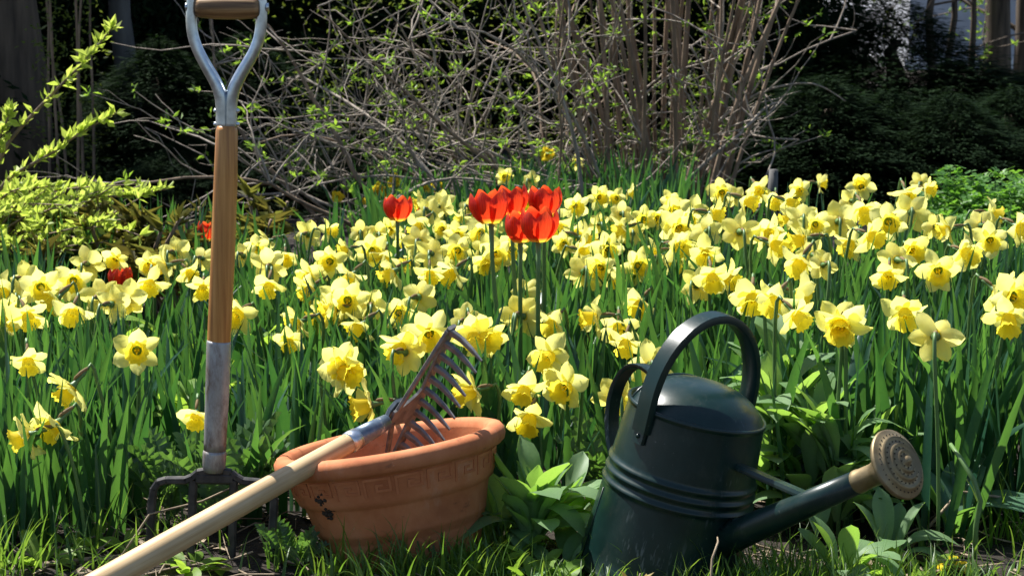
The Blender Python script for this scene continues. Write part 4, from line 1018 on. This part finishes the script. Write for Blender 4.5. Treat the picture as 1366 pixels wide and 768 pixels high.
# bright ground cover at the right
gx, gy = xy(1345, 5.2), 5.25
for k, (px, d, w, h) in enumerate([(1275, 5.3, .16, .27), (1330, 5.2, .20, .28), (1385, 5.1, .22, .26), (1345, 4.6, .20, .17), (1400, 4.4, .2, .17), (1300, 4.9, .14, .18), (1420, 5.5, .25, .3)]):
    bx = xy(px, d); bz = Vector((bx, d, ground_z(bx, d)))
    t = empty('ground_cover', bz, ['mound of bright green lobed leaves beside the tallest daffodils', 'broad mound of bright green lobed leaves before the dark hedge', 'mound of bright green lobed leaves at the far end of the hedge'][min(k, 2)] if k < 3 else 'low mound of bright green lobed leaves between daffodils and the taller mounds', 'plant', 'bright green ground cover mounds')
    lf = MB(); st = MB(); r = random.Random(90 + k)
    for q in range(620):
        a = r.uniform(0, 6.28); u = math.sqrt(r.random()); z = h * (1 - .65 * u * u) * r.uniform(.55, 1.0); p = Vector((w * u * math.cos(a), w * u * math.sin(a), z))
        a2 = r.uniform(0, 6.28); s = r.uniform(.010, .022); tt = r.random()
        tl = Vector((r.gauss(0, .35), r.gauss(0, .35), 1)).normalized()
        for lob in range(3):
            dd_ = Vector((math.cos(a2 + lob * 2.1), math.sin(a2 + lob * 2.1), 0)); dd_ = (dd_ - tl * dd_.dot(tl)).normalized(); x = tl.cross(dd_)
            lf.add([p, p + dd_ * s * .7 + x * s * .55 + tl * s * .1, p + dd_ * s * 1.1, p + dd_ * s * .7 - x * s * .55 + tl * s * .1], [(0, 1, 2, 3)], tt)
        if q % 12 == 0: st.tube([(p.x * .3, p.y * .3, -.02), (p.x * .8, p.y * .8, z * .6), p], .0018, 4, False)
    o = lf.build('leaves', M['cover'], t, tint=True, smooth=False); o['kind'] = 'stuff'
    st.build('stems', M['stem'], t)
# weathered post stub
P = at(1028, 262, 5.2); P.z = ground_z(P.x, P.y); e = at(1032, 226, 5.2)
c_ = MB(); c_.tube([Vector((0, 0, -.05)), (e - P) * .3, (e - P) * .7, e - P], [.016, .016, .015, .013], 9); o = c_.build('wooden_stake', M['greybark']); o.location = P; tag(o, 'weathered grey wooden stake poking above the daffodils', 'stake')

# ------------------------------------------------------------------ trees behind
def evergreen_crown(name, r0, h, n, seed, s=.05, z0=.0):
    g_ = np.random.default_rng(seed); z = h * (1 - np.sqrt(g_.random(n) * .92)) ; z = z0 + z
    rr_ = r0 * (1 - (z - z0) / h) ** .8 * (.88 + .06 * np.sin(z * 3 + seed))
    q = np.sqrt(g_.uniform(.15, 1, n)) ; a = g_.uniform(0, 6.283, n)
    clump = 1 + .12 * np.sin(a * 7 + z * 5 + seed) + .09 * np.sin(a * 13 - z * 11) + .09 * np.sin(a * 29 + z * 17 + 3 * np.sin(a * 5)) + .07 * np.sin(a * 41 - z * 37 + 2 * seed)
    z = z + .10 * np.sin(a * 9 + seed) + g_.normal(0, .05, n)
    p = np.stack([rr_ * q * clump * np.cos(a), rr_ * q * clump * np.sin(a), z], 1)
    d = np.stack([np.cos(a) + g_.normal(0, .4, n), np.sin(a) + g_.normal(0, .4, n), g_.normal(-.25, .45, n)], 1); d /= np.linalg.norm(d, axis=1)[:, None]
    x = np.cross(d, g_.normal(0, 1, (n, 3)) + np.array([0, 0, 1.5])); x /= np.linalg.norm(x, axis=1)[:, None]
    L_ = (s * g_.uniform(.6, 1.6, n))[:, None]; W_ = L_ * .15
    V = np.stack([p - d * L_ * .3, p + d * L_ * .3 + x * W_, p + d * L_, p + d * L_ * .3 - x * W_], 1).reshape(-1, 3)
    return mesh(name, V, np.arange(n * 4).reshape(n, 4), M['evergreen'], False, np.repeat(g_.random(n), 4))
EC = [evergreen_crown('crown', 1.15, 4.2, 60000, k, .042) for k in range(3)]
def trunk_mesh(r0, h, mt, seed=0):
    r = random.Random(seed); c_ = MB(); pts_ = [Vector((0, 0, -.1))]; 
    for i in range(1, 10): pts_.append(Vector((r.gauss(0, .02), r.gauss(0, .02), h * i / 9)))
    c_.tube(pts_, [r0 * 1.25] + [r0 * (1 - .75 * i / 9) for i in range(1, 10)], 12); return mesh('trunk', c_.v, c_.f, mt)
ETR = trunk_mesh(.10, 3.1, M['bark'], 1)
evs = [(175, 9.6), (300, 9.9), (420, 10.4), (545, 10.6), (660, 10.9), (780, 10.6), (880, 10.8), (950, 10.2), (1035, 9.8), (60, 10.8), (-60, 10.5), (1190, 9.3), (1290, 9.0), (1390, 9.2), (1500, 9.0), (-180, 9.8), (250, 12.2), (480, 12.6), (720, 12.8), (930, 12.8), (330, 7.9), (215, 7.7), (-330, 8.6), (-250, 7.4), (420, 8.3), (256, 6.5), (346, 6.6), (441, 6.9), (1010, 7.4), (1095, 7.1), (1180, 7.2), (1265, 7.0), (1350, 7.3)]  # pair farthest left added beyond the frame to shade the back left ground
for i, (px, y_) in enumerate(evs):
    bx = xy(px, y_); low = px in (1190, 1290, 1390, 1500); bush = px in (330, 215, 420, 256, 346, 441, 1010, 1095, 1180, 1265, 1350); z = ground_z(bx, y_)
    where = ('in the dark hedge left behind the fork' if False else 'in the dark row behind the fork and leafy shrub') if px < 400 and not bush else ('low and spreading behind the fork' if px < 500 else 'low and spreading close behind the tallest daffodils') if bush else 'in the dark row behind the bare shrubs' if px < 980 else 'low and spreading under the bare tree trunks' if low else 'in the dark row beyond the tall daffodils'
    t = empty('evergreen_tree', (bx, y_, z), f'shaded dark evergreen tree {where}', 'tree', 'dark evergreens behind the garden')
    t.rotation_euler = (0, 0, rw.uniform(0, 6.28)); k = rw.uniform(.9, 1.1); k *= .78 if px in (1035, 950) else 1; t.scale = (k * (.40 if px in (256, 346, 441) else .62), k * (.40 if px in (256, 346, 441) else .62), k * (.07 if px in (256, 346, 441) else .16 if px < 500 else .11)) if bush else (k, k, k * ({1190: .19}.get(px, .115) if low else 1))
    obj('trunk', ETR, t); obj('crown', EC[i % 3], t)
# bare trunks
def tree(px, d, r0, h, label, mt='bark', limbs=5, seed=0, leaves=60, lm='wild', lsz=.05):
    bx = xy(px, d); bz = ground_z(bx, d); t = empty('tree', (bx, d, bz), label, 'tree', None)
    obj('trunk', trunk_mesh(r0, h, M[mt], seed), t); r = random.Random(seed + 200); lf = MB()
    for q in range(limbs):
        z = h * r.uniform(.12, .9); l, rd, _ = wander((0, 0, z), (r.gauss(0, 1), r.gauss(0, .6), r.uniform(.1, .8)), r.uniform(.6, 1.6), r0 * .28, .005, 8, .14, r); c_ = MB(); c_.tube(l, rd, 6)
        for k in range(6):
            tp, tr_, _ = wander(l[r.randint(2, 8)], (r.gauss(0, 1), r.gauss(0, .6), r.gauss(.2, .6)), r.uniform(.2, .6), .006, .002, 5, .2, r); c_.tube(tp, tr_, 4, False)
            for p in tp[1:]:
                if r.random() < leaves / 100: leafpuff(lf, p, 4, lsz, r)
        c_.build('limb', M[mt], t)
    if lf.v: o = lf.build('crown', M[lm], t, tint=True, smooth=False); o['kind'] = 'stuff'
tree(20, 7.2, .13, 3.6, 'thick brown tree trunk behind the leafy shrub', 'bark', 6, 1, 30)
tree(163, 8.2, .06, 3.2, 'slim grey tree trunk in the shade behind the fork', 'greybark', 4, 2, 30)
tree(1326, 12.5, .10, 4.5, 'thick dark trunk standing before the pale house wall', 'bark', 7, 3, 70, 'fresh')
tree(1360, 12.8, .07, 4.5, 'second dark trunk at the corner of the pale house', 'bark', 5, 4, 60, 'fresh')
tree(1262, 12.0, .025, 3.2, 'thin sapling with bright leaves before the pale house wall', 'bark', 9, 5, 90, 'fresh')
tree(1236, 11.5, .03, 3.2, 'leaning thin dark stem beside the hedge and the house', 'bark', 8, 6, 60, 'wild')
tree(1293, 12.2, .025, 3.0, 'thin bare sapling between the two house side trunks', 'bark', 9, 7, 80, 'fresh')
# thin upright yellow-leaved saplings by the left trunk
for k, px in enumerate([66, 78, 90, 101, 112, 124]):
    d = 6.6 + rw.uniform(-.3, .3); bx = xy(px, d); t = empty('sapling', (bx, d, ground_z(bx, d)), 'thin upright sapling stem with small yellowish leaves beside the thick trunk', 'sapling', 'thin saplings beside the thick trunk')
    pts_, rad, _ = wander((0, 0, -.03), (rw.gauss(0, .04), rw.gauss(0, .04), 1), 2., .006, .002, 12, .03, rw); c_ = MB(); c_.tube(pts_, rad, 5); c_.build('stem', M['cane'], t)
    lf = MB()
    for p in pts_[1:8]:
        for q in range(26): leaflet(lf, p + Vector((rw.gauss(0, .04), rw.gauss(0, .04), rw.gauss(0, .07))), (rw.gauss(0, 1), rw.gauss(0, 1), rw.gauss(.3, .6)), .024, rw)
    o = lf.build('leaves', M['wild'], t, tint=True, smooth=False); o['kind'] = 'stuff'
# undergrowth with small leaves behind the twigs
lf = MB()
for _ in range(420):
    y_ = rw.uniform(6.9, 8.8); px = rw.uniform(380, 1010); c0 = Vector((xy(px, y_), y_, .05 + rw.random() ** 1.3 * 1.2)); sp0 = rw.uniform(.03, .14); sz = rw.uniform(.014, .032)
    for q in range(rw.randint(4, 34)): leafpuff(lf, c0 + Vector((rw.gauss(0, sp0), rw.gauss(0, sp0), rw.gauss(0, sp0))), 1, sz, rw)
tag(lf.build('undergrowth', M['wild'], tint=True, smooth=False), 'loose leafy undergrowth in the shade behind the bare shrubs', 'undergrowth', kind='stuff')

# house far behind on the right
hx0, hy = xy(1205, 24), 24
house = empty('house', (hx0, hy, 0), 'pale grey house wall glimpsed between the trunks', 'house')
def box(name, x0, x1, y0, y1, z0, z1, mt, par):
    v = [(x, y_, z) for x in (x0, x1) for y_ in (y0, y1) for z in (z0, z1)]
    return obj(name, mesh(name, v, [(0, 1, 3, 2), (4, 6, 7, 5), (0, 4, 5, 1), (2, 3, 7, 6), (0, 2, 6, 4), (1, 5, 7, 3)], mt, False), par)
box('foundation', 0, 9, 0, 7, -.3, .05, M['foundation'], house); box('wall', .03, 8.97, .03, 6.97, .05, 3.6, M['siding'], house)
box('base_trim', -.03, 9.03, -.04, 7.03, .05, .20, M['whitetrim'], house)
wdw = box('window', 1.6, 2.7, -.02, .03, 1.2, 2.4, M['whitetrim'], house); box('pane', 1.68, 2.62, -.03, -.015, 1.28, 2.32, M['glass'], wdw)
dr = box('door', 1.0, 1.9 - .4, -.02, .03, .2, 1.1, M['glass'], house); bpy.data.objects.remove(dr)
rf = MB(); rf.add([(-.4, -.4, 3.6), (9.4, -.4, 3.6), (9.4, 7.4, 3.6), (-.4, 7.4, 3.6), (-.4, 3.5, 5.6), (9.4, 3.5, 5.6)], [(0, 1, 5, 4), (3, 4, 5, 2), (0, 4, 3), (1, 2, 5), (0, 3, 2, 1)]); rf.build('roof', M['roof'], house, smooth=False)
